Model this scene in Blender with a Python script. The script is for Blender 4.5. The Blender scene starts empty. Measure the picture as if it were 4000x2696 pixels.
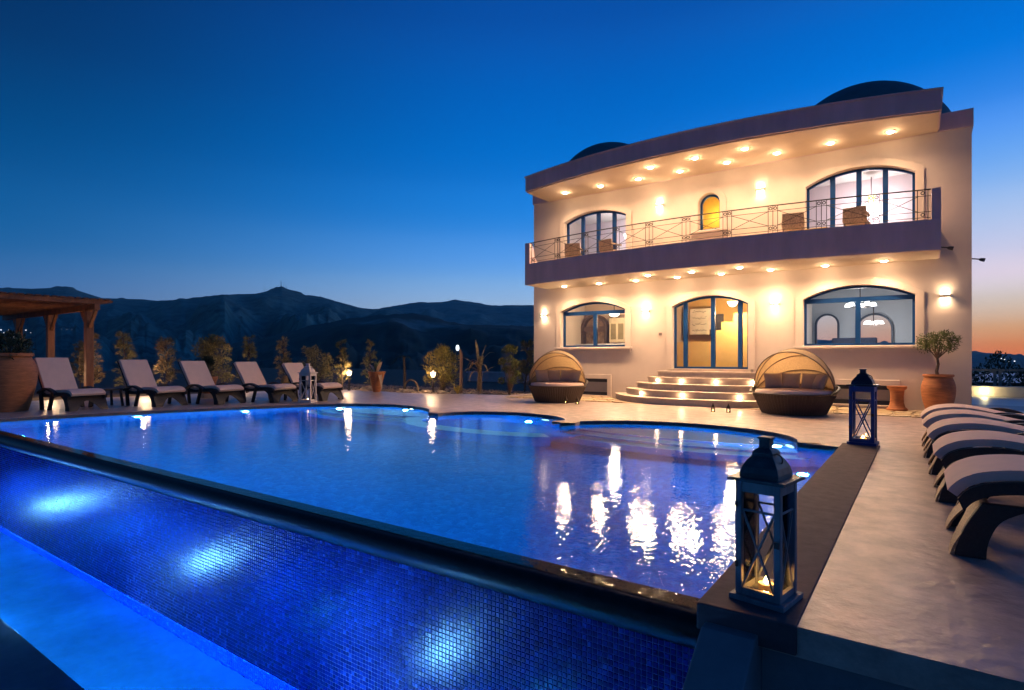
import bpy, math, random
from math import sin, cos, pi, radians as R, sqrt
from mathutils import Vector, Matrix, geometry
random.seed(7)
sc = bpy.context.scene
col = sc.collection

# ------------------------------------------------------------------ camera, sky, exposure
cam_d = bpy.data.cameras.new("camera"); cam = bpy.data.objects.new("camera", cam_d); col.objects.link(cam)
cam_d.sensor_width = 36.0; cam_d.lens = 36.0 * 2265 / 4000
cam_d.shift_y = (1393 - 1348) / 4000
cam_d.clip_start = 0.05; cam_d.clip_end = 20000
cam.location = (0, 0, 1.25)
cam.rotation_euler = (R(90), 0, math.atan2(.5769, .8168))
sc.camera = cam
sc.view_settings.view_transform = 'Standard'; sc.view_settings.look = 'None'
sc.view_settings.exposure = 0; sc.view_settings.gamma = 1; sc.view_settings.use_curve_mapping = False
cy = sc.cycles
cy.use_denoising = True; cy.max_bounces = 7; cy.diffuse_bounces = 3; cy.glossy_bounces = 3
cy.transparent_max_bounces = 16; cy.sample_clamp_indirect = 6; cy.sample_clamp_direct = 0
cy.caustics_reflective = False; cy.caustics_refractive = False

SUN_AZ = R(75)                                   # where the sun has gone down, behind the villa
def make_world():
    w = bpy.data.worlds.new("World"); sc.world = w; w.use_nodes = True
    nt = w.node_tree; nt.nodes.clear()
    N = nt.nodes.new; L = nt.links.new
    out = N("ShaderNodeOutputWorld"); bg = N("ShaderNodeBackground"); L(bg.outputs[0], out.inputs[0])
    tc = N("ShaderNodeTexCoord"); sp = N("ShaderNodeSeparateXYZ"); L(tc.outputs["Generated"], sp.inputs[0])
    def math_(op, a, b=None, clamp=False):
        m = N("ShaderNodeMath"); m.operation = op; m.use_clamp = clamp
        for i, v in enumerate((a, b)):
            if v is None: continue
            if isinstance(v, (int, float)): m.inputs[i].default_value = v
            else: L(v, m.inputs[i])
        return m.outputs[0]
    z = sp.outputs[2]
    elev = math_('DIVIDE', math_('ARCSINE', z), pi / 2, True)
    hl = math_('MAXIMUM', math_('SQRT', math_('ADD', math_('MULTIPLY', sp.outputs[0], sp.outputs[0]), math_('MULTIPLY', sp.outputs[1], sp.outputs[1]))), 1e-4)
    dot = math_('DIVIDE', math_('ADD', math_('MULTIPLY', sp.outputs[0], cos(SUN_AZ)), math_('MULTIPLY', sp.outputs[1], sin(SUN_AZ))), hl)
    ang = math_('MULTIPLY', math_('ARCCOSINE', math_('MINIMUM', math_('MAXIMUM', dot, -1.0), 1.0)), 180 / pi)
    def ramp(stops):
        r = N("ShaderNodeValToRGB"); r.color_ramp.interpolation = 'CARDINAL'
        el = r.color_ramp.elements
        while len(el) > 1: el.remove(el[-1])
        for i, (e, c) in enumerate(stops):
            x = el[0] if i == 0 else el.new(e / 90)
            x.position = e / 90; x.color = (*c, 1)
        L(elev, r.inputs[0]); return r.outputs[0]
    A = ramp([(0, (.115, .25, .55)), (4.5, (.075, .205, .50)), (8, (.016, .145, .42)), (14, (.002, .09, .30)), (23, (.001, .036, .145)), (40, (.001, .018, .08)), (90, (.001, .013, .06))])
    B = ramp([(0, (.70, .84, 1.25)), (5, (.46, .68, 1.18)), (8, (.20, .49, 1.06)), (12, (.05, .31, .90)), (17, (.005, .20, .73)), (30, (.002, .086, .42)), (60, (.001, .028, .14)), (90, (.001, .013, .06))])
    Cc = ramp([(0, (1.15, .25, .07)), (1.3, (1.32, .38, .13)), (2.8, (1.34, .61, .36)), (5, (1.15, .86, .84)), (8, (.76, .76, 1.12)), (13, (.30, .54, 1.1)), (19, (.04, .27, .90)), (30, (.002, .11, .50)), (60, (.001, .03, .15)), (90, (.001, .013, .06))])
    def rng(lo, hi):
        m = N("ShaderNodeMapRange"); m.interpolation_type = 'SMOOTHSTEP'
        m.inputs['From Min'].default_value = lo; m.inputs['From Max'].default_value = hi
        m.inputs['To Min'].default_value = 1; m.inputs['To Max'].default_value = 0
        L(ang, m.inputs[0]); return m.outputs[0]
    def mix(f, a, b):
        m = N("ShaderNodeMix"); m.data_type = 'RGBA'; L(f, m.inputs['Factor']); L(a, m.inputs['A']); L(b, m.inputs['B']); return m.outputs['Result']
    L(mix(rng(8, 46), mix(rng(44, 98), A, B), Cc), bg.inputs[0])
    bg.inputs[1].default_value = 1.0
make_world()

# ------------------------------------------------------------------ helpers
class MB:
    def __init__(s): s.v = []; s.f = []
    def add(s, vs, fs):
        n = len(s.v); s.v += [tuple(p) for p in vs]; s.f += [tuple(i + n for i in f) for f in fs]; return s
    def box(s, x0, x1, y0, y1, z0, z1):
        return s.add([(x0, y0, z0), (x1, y0, z0), (x1, y1, z0), (x0, y1, z0), (x0, y0, z1), (x1, y0, z1), (x1, y1, z1), (x0, y1, z1)],
                     [(0, 3, 2, 1), (4, 5, 6, 7), (0, 1, 5, 4), (1, 2, 6, 5), (2, 3, 7, 6), (3, 0, 4, 7)])
    def beam(s, a, b, w, h, up=(0, 0, 1)):
        a = Vector(a); b = Vector(b); d = (b - a).normalized(); u = Vector(up)
        if abs(d.dot(u)) > .95: u = Vector((0, 1, 0))
        x = d.cross(u).normalized(); y = x.cross(d).normalized()
        vs = [p + x * sx * w / 2 + y * sy * h / 2 for p in (a, b) for sx, sy in ((-1, -1), (1, -1), (1, 1), (-1, 1))]
        return s.add(vs, [(0, 1, 2, 3), (7, 6, 5, 4), (0, 4, 5, 1), (1, 5, 6, 2), (2, 6, 7, 3), (3, 7, 4, 0)])
    def tube(s, pts, r, n=8, caps=True):
        pts = [Vector(p) for p in pts]; rs = r if isinstance(r, (list, tuple)) else [r] * len(pts)
        rings = []; ref = None
        for i, p in enumerate(pts):
            d = (pts[min(i + 1, len(pts) - 1)] - pts[max(i - 1, 0)]).normalized()
            if ref is None: ref = Vector((0, 0, 1)) if abs(d.z) < .9 else Vector((1, 0, 0))
            x = d.cross(ref).normalized(); y = x.cross(d).normalized(); ref = y
            rings.append([p + (x * cos(2 * pi * k / n) + y * sin(2 * pi * k / n)) * rs[i] for k in range(n)])
        vs = [q for rg in rings for q in rg]; fs = []
        for i in range(len(pts) - 1):
            for k in range(n):
                a = i * n + k; b = i * n + (k + 1) % n
                fs.append((a, b, b + n, a + n))
        if caps: fs += [tuple(range(n))[::-1], tuple(range((len(pts) - 1) * n, len(pts) * n))]
        return s.add(vs, fs)
    def lathe(s, prof, n=24, c=(0, 0, 0), sx=1, sy=1, cap=True):
        vs = []; fs = []
        for r, z in prof:
            for k in range(n): vs.append((c[0] + r * cos(2 * pi * k / n) * sx, c[1] + r * sin(2 * pi * k / n) * sy, c[2] + z))
        for i in range(len(prof) - 1):
            for k in range(n):
                a = i * n + k; b = i * n + (k + 1) % n; fs.append((a, b, b + n, a + n))
        if cap: fs += [tuple(range(n))[::-1], tuple(range((len(prof) - 1) * n, len(prof) * n))]
        return s.add(vs, fs)
    def slab(s, outer, holes, t0, t1, mp):
        """polygon with holes in 2-D, thickness t0..t1, mp(a,b,t) -> xyz"""
        loops = [outer] + list(holes)
        tri = geometry.tessellate_polygon([[Vector((p[0], p[1], 0)) for p in l] for l in loops])
        flat = [p for l in loops for p in l]; n = len(flat)
        vs = [mp(p[0], p[1], t0) for p in flat] + [mp(p[0], p[1], t1) for p in flat]
        fs = [tuple(t) for t in tri] + [tuple(i + n for i in t)[::-1] for t in tri]
        o = 0
        for l in loops:
            m = len(l)
            for i in range(m):
                a = o + i; b = o + (i + 1) % m; fs.append((a, b, b + n, a + n))
            o += m
        return s.add(vs, fs)
    def prism(s, poly, z0, z1): return s.slab(poly, [], z0, z1, lambda a, b, t: (a, b, t))
    def xform(s, M):
        s.v = [tuple(M @ Vector(p)) for p in s.v]; return s
    def merge(s, o): return s.add(o.v, o.f)

def obj(name, mb, m, parent=None, smooth=False, bevel=0, **props):
    me = bpy.data.meshes.new(name); me.from_pydata(mb.v, [], mb.f)
    import bmesh
    bm = bmesh.new(); bm.from_mesh(me)
    if props.pop('up', False):
        bm.normal_update()
        for f in bm.faces:
            if f.normal.z < 0: f.normal_flip()
    elif len(mb.f) < 60000: bmesh.ops.recalc_face_normals(bm, faces=bm.faces)
    if smooth:
        for f in bm.faces: f.smooth = True
        for e in bm.edges:
            if len(e.link_faces) == 2 and e.calc_face_angle(0) > R(40): e.smooth = False
    bm.to_mesh(me); bm.free()
    me.materials.append(m)
    o = bpy.data.objects.new(name, me); col.objects.link(o)
    if parent: o.parent = parent
    if bevel:
        b = o.modifiers.new("bevel", 'BEVEL'); b.width = bevel; b.segments = 2; b.limit_method = 'ANGLE'; b.angle_limit = R(40)
    for k, v in props.items(): o[k] = v
    return o
def thing(name, label, cat, loc=(0, 0, 0), rz=0, group=None):
    o = bpy.data.objects.new(name, None); col.objects.link(o); o.empty_display_size = .1
    o.location = loc; o.rotation_euler = (0, 0, rz); o['label'] = label; o['category'] = cat
    if group: o['group'] = group
    return o
def tag(o, label, cat, group=None):
    o['label'] = label; o['category'] = cat
    if group: o['group'] = group
    return o
def struct(name, mb, m, **k):
    o = obj(name, mb, m, **k); o['kind'] = 'structure'; return o
def copy_tree(o, parent=None):
    c = o.copy(); col.objects.link(c)
    if parent: c.parent = parent
    for ch in list(o.children): copy_tree(ch, c)
    return c
def lamp(kind, loc, power, color, parent=None, size=.05, target=None, spot=None, blend=.6, name="lamp_light"):
    d = bpy.data.lights.new(name, kind); d.energy = power; d.color = color
    d.shadow_soft_size = size
    if kind == 'SPOT': d.spot_size = R(spot); d.spot_blend = blend
    o = bpy.data.objects.new(name, d); col.objects.link(o); o.location = loc
    if target: o.rotation_euler = (Vector(target) - Vector(loc)).to_track_quat('-Z', 'Y').to_euler()
    if parent: o.parent = parent
    return o

# ------------------------------------------------------------------ materials
def M(name, c, rough=.6, metal=0, var=.12, vs=3., bump=0., bs=40., spec=.5, dist=.01, c2=None, coat=0, stretch=None, trans=0):
    m = bpy.data.materials.new(name); m.use_nodes = True; nt = m.node_tree; N = nt.nodes.new; L = nt.links.new
    b = nt.nodes["Principled BSDF"]; b.inputs['Roughness'].default_value = rough; b.inputs['Metallic'].default_value = metal
    b.inputs['Specular IOR Level'].default_value = spec; b.inputs['Coat Weight'].default_value = coat
    tc = N("ShaderNodeTexCoord"); v = tc.outputs['Object']
    if stretch:
        mp = N("ShaderNodeMapping"); mp.inputs['Scale'].default_value = stretch; L(v, mp.inputs[0]); v = mp.outputs[0]
    n = N("ShaderNodeTexNoise"); n.inputs['Scale'].default_value = vs; n.inputs['Detail'].default_value = 6; n.inputs['Roughness'].default_value = .65; L(v, n.inputs['Vector'])
    r = N("ShaderNodeMix"); r.data_type = 'RGBA'
    k = c2 or tuple(x * (1 - var * 2) for x in c)
    hi = c if c2 else tuple(min(1, x * (1 + var)) for x in c)
    r.inputs['A'].default_value = (*k, 1); r.inputs['B'].default_value = (*hi, 1)
    mr = N("ShaderNodeMapRange"); mr.inputs[1].default_value = .3; mr.inputs[2].default_value = .7; L(n.outputs[0], mr.inputs[0])
    L(mr.outputs[0], r.inputs['Factor']); L(r.outputs['Result'], b.inputs['Base Color'])
    if bump:
        n2 = N("ShaderNodeTexNoise"); n2.inputs['Scale'].default_value = bs; n2.inputs['Detail'].default_value = 4; L(v, n2.inputs['Vector'])
        bp = N("ShaderNodeBump"); bp.inputs['Strength'].default_value = bump; bp.inputs['Distance'].default_value = dist
        L(n2.outputs[0], bp.inputs['Height']); L(bp.outputs[0], b.inputs['Normal'])
    if trans:
        t = N("ShaderNodeBsdfTranslucent"); L(r.outputs['Result'], t.inputs[0])
        mx = N("ShaderNodeMixShader"); mx.inputs[0].default_value = trans
        L(b.outputs[0], mx.inputs[1]); L(t.outputs[0], mx.inputs[2]); L(mx.outputs[0], nt.nodes['Material Output'].inputs[0])
    return m
def emit(name, c, s):
    m = bpy.data.materials.new(name); m.use_nodes = True; nt = m.node_tree; nt.nodes.clear()
    e = nt.nodes.new("ShaderNodeEmission"); e.inputs[0].default_value = (*c, 1); e.inputs[1].default_value = s
    o = nt.nodes.new("ShaderNodeOutputMaterial"); nt.links.new(e.outputs[0], o.inputs[0]); return m
def glass(name, refl=.10, tint=(.95, .97, 1)):
    m = bpy.data.materials.new(name); m.use_nodes = True; nt = m.node_tree; nt.nodes.clear(); N = nt.nodes.new; L = nt.links.new
    o = N("ShaderNodeOutputMaterial"); t = N("ShaderNodeBsdfTransparent"); t.inputs[0].default_value = (*tint, 1)
    g = N("ShaderNodeBsdfGlossy"); g.inputs['Roughness'].default_value = .02
    f = N("ShaderNodeFresnel"); f.inputs[0].default_value = 1.45
    mx = N("ShaderNodeMixShader"); L(f.outputs[0], mx.inputs[0]); L(t.outputs[0], mx.inputs[1]); L(g.outputs[0], mx.inputs[2]); L(mx.outputs[0], o.inputs[0])
    return m
def water(name, tint, bumps, rough=.022):
    m = bpy.data.materials.new(name); m.use_nodes = True; nt = m.node_tree; nt.nodes.clear(); N = nt.nodes.new; L = nt.links.new
    o = N("ShaderNodeOutputMaterial"); t = N("ShaderNodeBsdfRefraction"); t.inputs['Color'].default_value = (*tint, 1); t.inputs['IOR'].default_value = 1.33; t.inputs['Roughness'].default_value = .02
    g = N("ShaderNodeBsdfGlossy"); g.inputs['Roughness'].default_value = rough
    tc = N("ShaderNodeTexCoord"); h = None
    for sc_, wt, det in bumps:
        n = N("ShaderNodeTexNoise"); n.inputs['Scale'].default_value = sc_; n.inputs['Detail'].default_value = det; L(tc.outputs['Object'], n.inputs['Vector'])
        mu = N("ShaderNodeMath"); mu.operation = 'MULTIPLY'; mu.inputs[1].default_value = wt; L(n.outputs[0], mu.inputs[0])
        if h is None: h = mu.outputs[0]
        else:
            a = N("ShaderNodeMath"); a.operation = 'ADD'; L(h, a.inputs[0]); L(mu.outputs[0], a.inputs[1]); h = a.outputs[0]
    bp = N("ShaderNodeBump"); bp.inputs['Strength'].default_value = 1.0; bp.inputs['Distance'].default_value = 1.0; L(h, bp.inputs['Height'])
    L(bp.outputs[0], g.inputs['Normal']); L(bp.outputs[0], t.inputs['Normal'])
    f = N("ShaderNodeFresnel"); f.inputs[0].default_value = 1.33; L(bp.outputs[0], f.inputs['Normal'])
    mx = N("ShaderNodeMixShader"); L(f.outputs[0], mx.inputs[0]); L(t.outputs[0], mx.inputs[1]); L(g.outputs[0], mx.inputs[2]); L(mx.outputs[0], o.inputs[0])
    return m
def mosaic(name, cols, rough, pitch=.033, spec=.5):
    """every tile takes one of several glazes, by the cell of the grid it sits in"""
    m = bpy.data.materials.new(name); m.use_nodes = True; nt = m.node_tree; N = nt.nodes.new; L = nt.links.new
    b = nt.nodes["Principled BSDF"]; b.inputs['Roughness'].default_value = rough; b.inputs['Specular IOR Level'].default_value = spec
    g = N("ShaderNodeNewGeometry"); d = N("ShaderNodeVectorMath"); d.operation = 'SCALE'; d.inputs['Scale'].default_value = 1 / pitch; L(g.outputs['Position'], d.inputs[0])
    fl = N("ShaderNodeVectorMath"); fl.operation = 'FLOOR'; L(d.outputs[0], fl.inputs[0])
    w = N("ShaderNodeTexWhiteNoise"); w.noise_dimensions = '3D'; L(fl.outputs[0], w.inputs[0])
    r = N("ShaderNodeValToRGB"); r.color_ramp.interpolation = 'CONSTANT'; el = r.color_ramp.elements
    for i, (p, c) in enumerate(cols):
        x = el[i] if i < 2 else el.new(p); x.position = p; x.color = (*c, 1)
    L(w.outputs['Value'], r.inputs[0]); L(r.outputs[0], b.inputs['Base Color'])
    return m
plaster = M("warm_plaster", (.75, .63, .545), .85, var=.045, vs=1.1, bump=.2, bs=45)
plaster_in = M("white_interior_plaster", (.78, .74, .72), .9, var=.02)
purple = M("mauve_painted_render", (.74, .56, .58), .8, var=.08, vs=2.2, bump=.15, bs=50, stretch=(1, 1, .22))
soffit_m = M("cream_soffit", (.72, .60, .47), .85, var=.03)
blue_paint = M("blue_painted_frame", (.003, .048, .19), .5, var=.08, spec=.25)
stone_step = M("pale_step_stone", (.62, .51, .42), .5, var=.08, vs=6, bump=.15)
dome_m = M("dark_dome_render", (.08, .17, .20), .7, var=.1)
iron = M("wrought_iron", (.075, .06, .055), .45, metal=.6)
glass_m = glass("window_glass")
patio_m = M("stamped_concrete", (.66, .50, .44), .36, vs=4.2, bump=.6, bs=11, dist=.016, c2=(.31, .235, .215))
coping_m = M("coping_stone", (.125, .092, .105), .8, spec=.2, var=.12, vs=9, bump=.2, bs=30)
wicker = M("dark_wicker", (.024, .020, .020), .5, var=.25, vs=60, bump=.6, bs=160, dist=.004)
cushion = M("beige_cushion", (.86, .63, .53), .9, var=.04, vs=4, bump=.15, bs=220)
cushion_taupe = M("taupe_cushion", (.42, .34, .29), .9, var=.05, vs=5, bump=.15, bs=200)
terracotta = M("terracotta", (.46, .175, .07), .75, var=.18, vs=5, bump=.25, bs=9, stretch=(1, 1, 6))
wood = M("pergola_timber", (.33, .125, .05), .6, var=.25, vs=6, bump=.2, bs=20, stretch=(1, 1, .2))
bark = M("bark", (.16, .11, .075), .9, var=.3, vs=20, bump=.5, bs=40)
soil = M("garden_soil", (.12, .085, .055), .95, var=.3, vs=4, bump=.6, bs=14, dist=.04)
rockm = M("pale_rock", (.42, .33, .25), .85, var=.2, vs=6, bump=.5, bs=12, dist=.02)
WARM = (1.0, .63, .35); WARM2 = (1.0, .70, .40)
bulb_m = emit("warm_lamp_glow", (1.0, .80, .52), 40)
shade_m = emit("garden_shade_glow", (1.0, .76, .42), 9)
daybed_wicker = M("brown_daybed_wicker", (.075, .052, .038), .55, var=.25, vs=60, bump=.6, bs=160, dist=.004)
bulb_soft = emit("warm_shade_glow", (1.0, .82, .58), 7)
bulb_white = emit("white_shade_glow", (1.0, .95, .86), 6)
# ------------------------------------------------------------------ pool outline (x, y), water edge, from the weir's left end round to the right coping
def catmull(pts, n=6):
    out = []
    for i in range(len(pts) - 1):
        p0 = pts[max(i - 1, 0)]; p1 = pts[i]; p2 = pts[i + 1]; p3 = pts[min(i + 2, len(pts) - 1)]
        for k in range(n):
            t = k / n
            out.append(tuple(.5 * ((2 * p1[j]) + (-p0[j] + p2[j]) * t + (2 * p0[j] - 5 * p1[j] + 4 * p2[j] - p3[j]) * t * t + (-p0[j] + 3 * p1[j] - 3 * p2[j] + p3[j]) * t ** 3) for j in (0, 1)))
    out.append(tuple(pts[-1])); return out
def arc(cx, cy_, rx, ry, a0, a1, n=18):
    return [(cx + rx * cos(R(a0 + (a1 - a0) * k / n)), cy_ + ry * sin(R(a0 + (a1 - a0) * k / n))) for k in range(n + 1)]
seg1 = catmull([(-15.1, 3.0), (-14.92, 4.3), (-14.5, 5.77), (-14.0, 7.09), (-13.61, 8.16), (-13.15, 9.05), (-12.45, 9.86), (-11.6, 10.36), (-10.63, 10.45), (-9.6, 10.1), (-8.92, 9.42)])
seg2 = arc(-7.1, 9.35, 1.55, 1.22, 176, 2)
seg3 = arc(-3.5, 9.2, 2.03, 1.5, 172, 2)
EDGE = seg1 + seg2 + seg3 + [(-.9, 9.16), (-.9, 3.0)]
WEIR_Y = 3.0
WATER_Z = -.06
def flat(poly, z): return MB().slab(poly, [], z, z + .0005, lambda a, b, t: (a, b, t))
def sheet(poly, z):
    tri = geometry.tessellate_polygon([[Vector((p[0], p[1], 0)) for p in poly]])
    return MB().add([(p[0], p[1], z) for p in poly], [tuple(t) for t in tri])

patio_poly = [(-.9, 2.95), (9, 2.95), (9, 17.5), (.9, 17.5), (.9, 16.6), (-10.8, 16.6), (-10.8, 15.25), (-12.2, 15.05), (-13.3, 14.35), (-17.9, 14.2), (-19.3, 12), (-20.2, 8), (-20.8, 2.95), (-15.1, 2.95)] + EDGE
struct("patio", MB().slab(patio_poly, [], -.14, 0, lambda a, b, t: (a, b, t)), patio_m)

# pool shell: walls and floor
pool_tile = mosaic("pool_mosaic", [(0, (.004, .15, .46)), (.3, (.006, .18, .52)), (.6, (.003, .12, .40)), (.85, (.012, .23, .58))], .3, pitch=.05)
shell = MB()
FLOOR_Z = -1.45
ring = EDGE[:-1] + [(-.9, 3.16), (-15.08, 3.16)]
n = len(ring)
shell.add([(x, y, -.001) for x, y in ring] + [(x, y, FLOOR_Z) for x, y in ring], [(i, i + 1, i + 1 + n, i + n) for i in range(n - 2)])
shell.add([(-15.08, 3.16, -.16), (-.9, 3.16, -.16), (-.9, 3.16, FLOOR_Z), (-15.08, 3.16, FLOOR_Z)], [(0, 1, 2, 3)])
shell.merge(sheet(ring, FLOOR_Z))
struct("pool_basin", shell, pool_tile)
wt = sheet(EDGE[:-1] + [(-.9, 3.015), (-15.09, 3.015)], WATER_Z)
pool_water = struct("pool_water", wt, water("pool_water", (.80, .93, 1), [(1.3, .004, 1), (5.0, .0018, 2), (20, .0020, 2)]), up=True)

# submerged ledges: entry steps in two lobes and the spa's wall
ledge_m = mosaic("lit_ledge_mosaic", [(0, (.66, .86, .96)), (.4, (.72, .88, .96)), (.7, (.60, .82, .94)), (.9, (.76, .9, .95))], .35, pitch=.05)  # treads and caps painted paler for light thrown down by the surface
def ledge(cx, cy_, rx, ry, a0, a1, w, z0, z1, m, name):
    o = arc(cx, cy_, rx, ry, a0, a1, 26); i = arc(cx, cy_, rx - w, ry - w, a1, a0, 26)
    return struct(name, MB().prism(o + i, z0, z1), m)
def pool_steps(x0, x1, ys, bow):
    cx = (x0 + x1) / 2; hw = (x1 - x0) / 2
    for y0, zt in zip(ys, (-.5, -.72, -.92)):
        poly = [(x0 + 2 * hw * k / 20, y0 - bow * (1 - (2 * k / 20 - 1) ** 2)) for k in range(21)] + [(x1, 11.2), (x0, 11.2)]
        struct("pool_step", MB().prism(poly, FLOOR_Z, zt - .03), pool_tile)
        struct("pool_tread", MB().prism(poly, zt - .029, zt), ledge_m)
pool_steps(-12.95, -8.75, (9.75, 9.4, 9.05), .42)
pool_steps(-5.55, -1.3, (9.8, 9.48, 9.16), .3)
ledge(-6.95, 9.3, 2.35, 1.2, 150, 318, .42, FLOOR_Z, -.53, pool_tile, "spa_wall"); ledge(-6.95, 9.3, 2.36, 1.21, 150, 318, .44, -.529, -.50, ledge_m, "spa_wall_cap")
struct("spa_floor", MB().prism(arc(-6.95, 9.3, 1.9, .75, 0, 359, 30), FLOOR_Z, -.75), pool_tile)

# coping band round the free-form edge, and the straight dark strip on the right
cp = EDGE[:-2]
o_ = []
for i, p in enumerate(cp):
    a = cp[max(i - 1, 0)]; b = cp[min(i + 1, len(cp) - 1)]
    d = Vector((b[0] - a[0], b[1] - a[1])).normalized(); nn = Vector((-d.y, d.x))
    o_.append((p[0] + nn.x * .3, p[1] + nn.y * .3))
def coping(i0, i1):
    mb = MB(); n = i1 - i0
    for i in range(i0, i1):
        a, b, c, d = cp[i], cp[i + 1], o_[i + 1], o_[i]
        a2, b2 = [(p[0] * 1, p[1] * 1) for p in (a, b)]
        mb.add([(a2[0], a2[1], -.05), (b2[0], b2[1], -.05), (c[0], c[1], -.05), (d[0], d[1], -.05), (a2[0], a2[1], .014), (b2[0], b2[1], .014), (c[0], c[1], .012), (d[0], d[1], .012)],
               [(4, 5, 6, 7), (0, 1, 5, 4), (2, 3, 7, 6)])
    return mb
n1 = len(seg1); n2 = n1 + len(seg2); n3 = n2 + len(seg3)
cop_pink = M("pool_edge_stone", (.50, .38, .34), .5, var=.12, vs=7, bump=.2, bs=30)
for a, b in ((0, n1 - 1), (n1, n2 - 1), (n2, n3 - 1)): struct("pool_coping", coping(a, b), cop_pink)
struct("pool_coping", MB().box(-.93, -.47, 2.93, 9.56, -.13, .010), coping_m, bevel=.008)

# weir: rounded black nosing, mosaic wall below it, catch basin with its own water
lip_m = M("wet_black_stone", (.012, .014, .018), .42, var=.3, vs=14, bump=.5, bs=26, dist=.006, spec=.3)
prof = [(3.16, -.068)] + [(3.02 + .10 * cos(R(a)), -.165 + .10 * sin(R(a))) for a in range(90, 271, 15)] + [(3.16, -.265)]
weir = thing("infinity_weir", "blue mosaic infinity wall with rounded black lip along the pool's near side", "pool wall", (-8, 3.0, -.9))
def W(mb): return mb.xform(Matrix.Translation((8, -3.0, .9)))
lip = MB(); m_ = len(prof)
NX = 40
for k in range(NX + 1):
    x = -15.1 + (14.2 / NX) * k
    lip.v += [(x, p[0], p[1]) for p in prof]
lip.f += [(k * m_ + i, k * m_ + i + 1, (k + 1) * m_ + i + 1, (k + 1) * m_ + i) for k in range(NX) for i in range(m_ - 1)]
obj("lip", W(lip), lip_m, weir, smooth=True)
grout = M("pale_grout", (.26, .34, .80), .7, var=.1)
obj("wall_core", W(MB().box(-15.1, -.88, 3.0, 3.15, -2.3, -.262)), grout, weir)
tile_m = mosaic("cobalt_glaze", [(0, (.006, .025, .32)), (.34, (.01, .04, .42)), (.66, (.005, .016, .22)), (.86, (.02, .08, .58)), (.96, (.05, .16, .75))], .27, pitch=.033)
P = .033
tb = MB(); tb.box(-.0136, .0136, -.005, .0, -.0136, .0136)
# chamfered tile: smaller front
tb.v = [(x * (.9 if y < -.001 else 1), y, z * (.9 if y < -.001 else 1)) for x, y, z in tb.v]
tb.f = [f for f in tb.f if f != (2, 3, 7, 6)]
cells = []
import numpy as np
for i in range(int(14.15 / P)):
    x = -15.05 + P * (i + .5); x = math.floor(x / P) * P + P / 2
    for j in range(8, 60):
        z = -P * j - P / 2
        xc = .8168 * x + .5769 * 3.0; Z = -.5769 * x + .8168 * 3.0
        u = 2000 + 2265 * xc / Z; v = 1393 - 2265 * (z - 1.25) / Z
        vis = (0 < u < 4000 and v < 2696)
        cells.append((Z if vis else Z + 100, x, z))
cells.sort()
me = None
for Z, x, z in cells[:300]:
    if me is None:
        t = obj("tile", tb, tile_m, weir); me = t.data
    else:
        t = bpy.data.objects.new("tile", me); col.objects.link(t); t.parent = weir
    t.location = (x + 8, random.uniform(-.0012, .0004), z + .9)
    t.rotation_euler = (random.gauss(0, .012), random.gauss(0, .008), random.gauss(0, .012))
rest = MB()
tv = np.array(tb.v); tf = np.array([list(f) for f in tb.f])
rc = cells[300:]
V = np.zeros((len(rc), 8, 3)); 
for k, (Z, x, z) in enumerate(rc):
    ax_, az_ = random.gauss(0, .012), random.gauss(0, .012)
    q = tv.copy(); q[:, 1] += q[:, 2] * ax_ + q[:, 0] * az_ + random.uniform(-.0012, .0004)
    V[k] = q + (x + 8, 0, z + .9)
rest.v = [tuple(p) for p in V.reshape(-1, 3)]
rest.f = [tuple(int(a) + k * 8 for a in f) for k in range(len(rc)) for f in tf]
obj("mosaic_tiles", rest, tile_m, weir, kind="stuff")

basin_m = M("pale_blue_basin", (.14, .36, .85), .6, var=.35, vs=.8)
basin = MB()
basin.box(-15.6, -.6, 1.66, 2.99, -2.0, -1.93)
struct("basin_floor", basin, basin_m)
dark_render = M("grey_render", (.22, .24, .27), .8, var=.12, vs=2.5, bump=.2, bs=30)
gutter = MB().box(-15.8, -.62, 1.40, 1.86, -1.53, -1.47).box(-15.8, -.62, 1.45, 1.70, -2.6, -1.531)
tag(obj("basin_wall", gutter, dark_render, bevel=.01), "low dark wall enclosing the glowing basin in the bottom left corner", "wall")
struct("basin_water", sheet([(-15.6, 1.71), (-.85, 1.71), (-.85, 2.99), (-15.6, 2.99)], -1.60), water("basin_water", (.75, .92, 1), [(1.1, .03, 1), (6, .007, 2)]), up=True)
# end wall with a sloping top, and the terrace's retaining wall
ew = MB().slab([(3.0, -.02), (2.93, -.075), (2.86, -.075), (1.4, -1.0), (1.4, -2.6), (3.0, -2.6)], [], -.885, -.635, lambda a, b, t: (t, a, b))
tag(obj("end_wall", ew, dark_render, bevel=.008), "grey side wall whose top slopes down from the pool corner under the big lantern", "wall")
tag(obj("retaining_wall", MB().box(-.632, 9, 2.99, 3.2, -2.6, -.145), dark_render), "dark rendered retaining wall under the terrace's near edge", "wall")
struct("lower_ground", sheet([(-30, -40), (40, -40), (40, 2.98), (-.7, 2.98), (-.7, 1.5), (-30, 1.5)], -1.72), soil)

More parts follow.
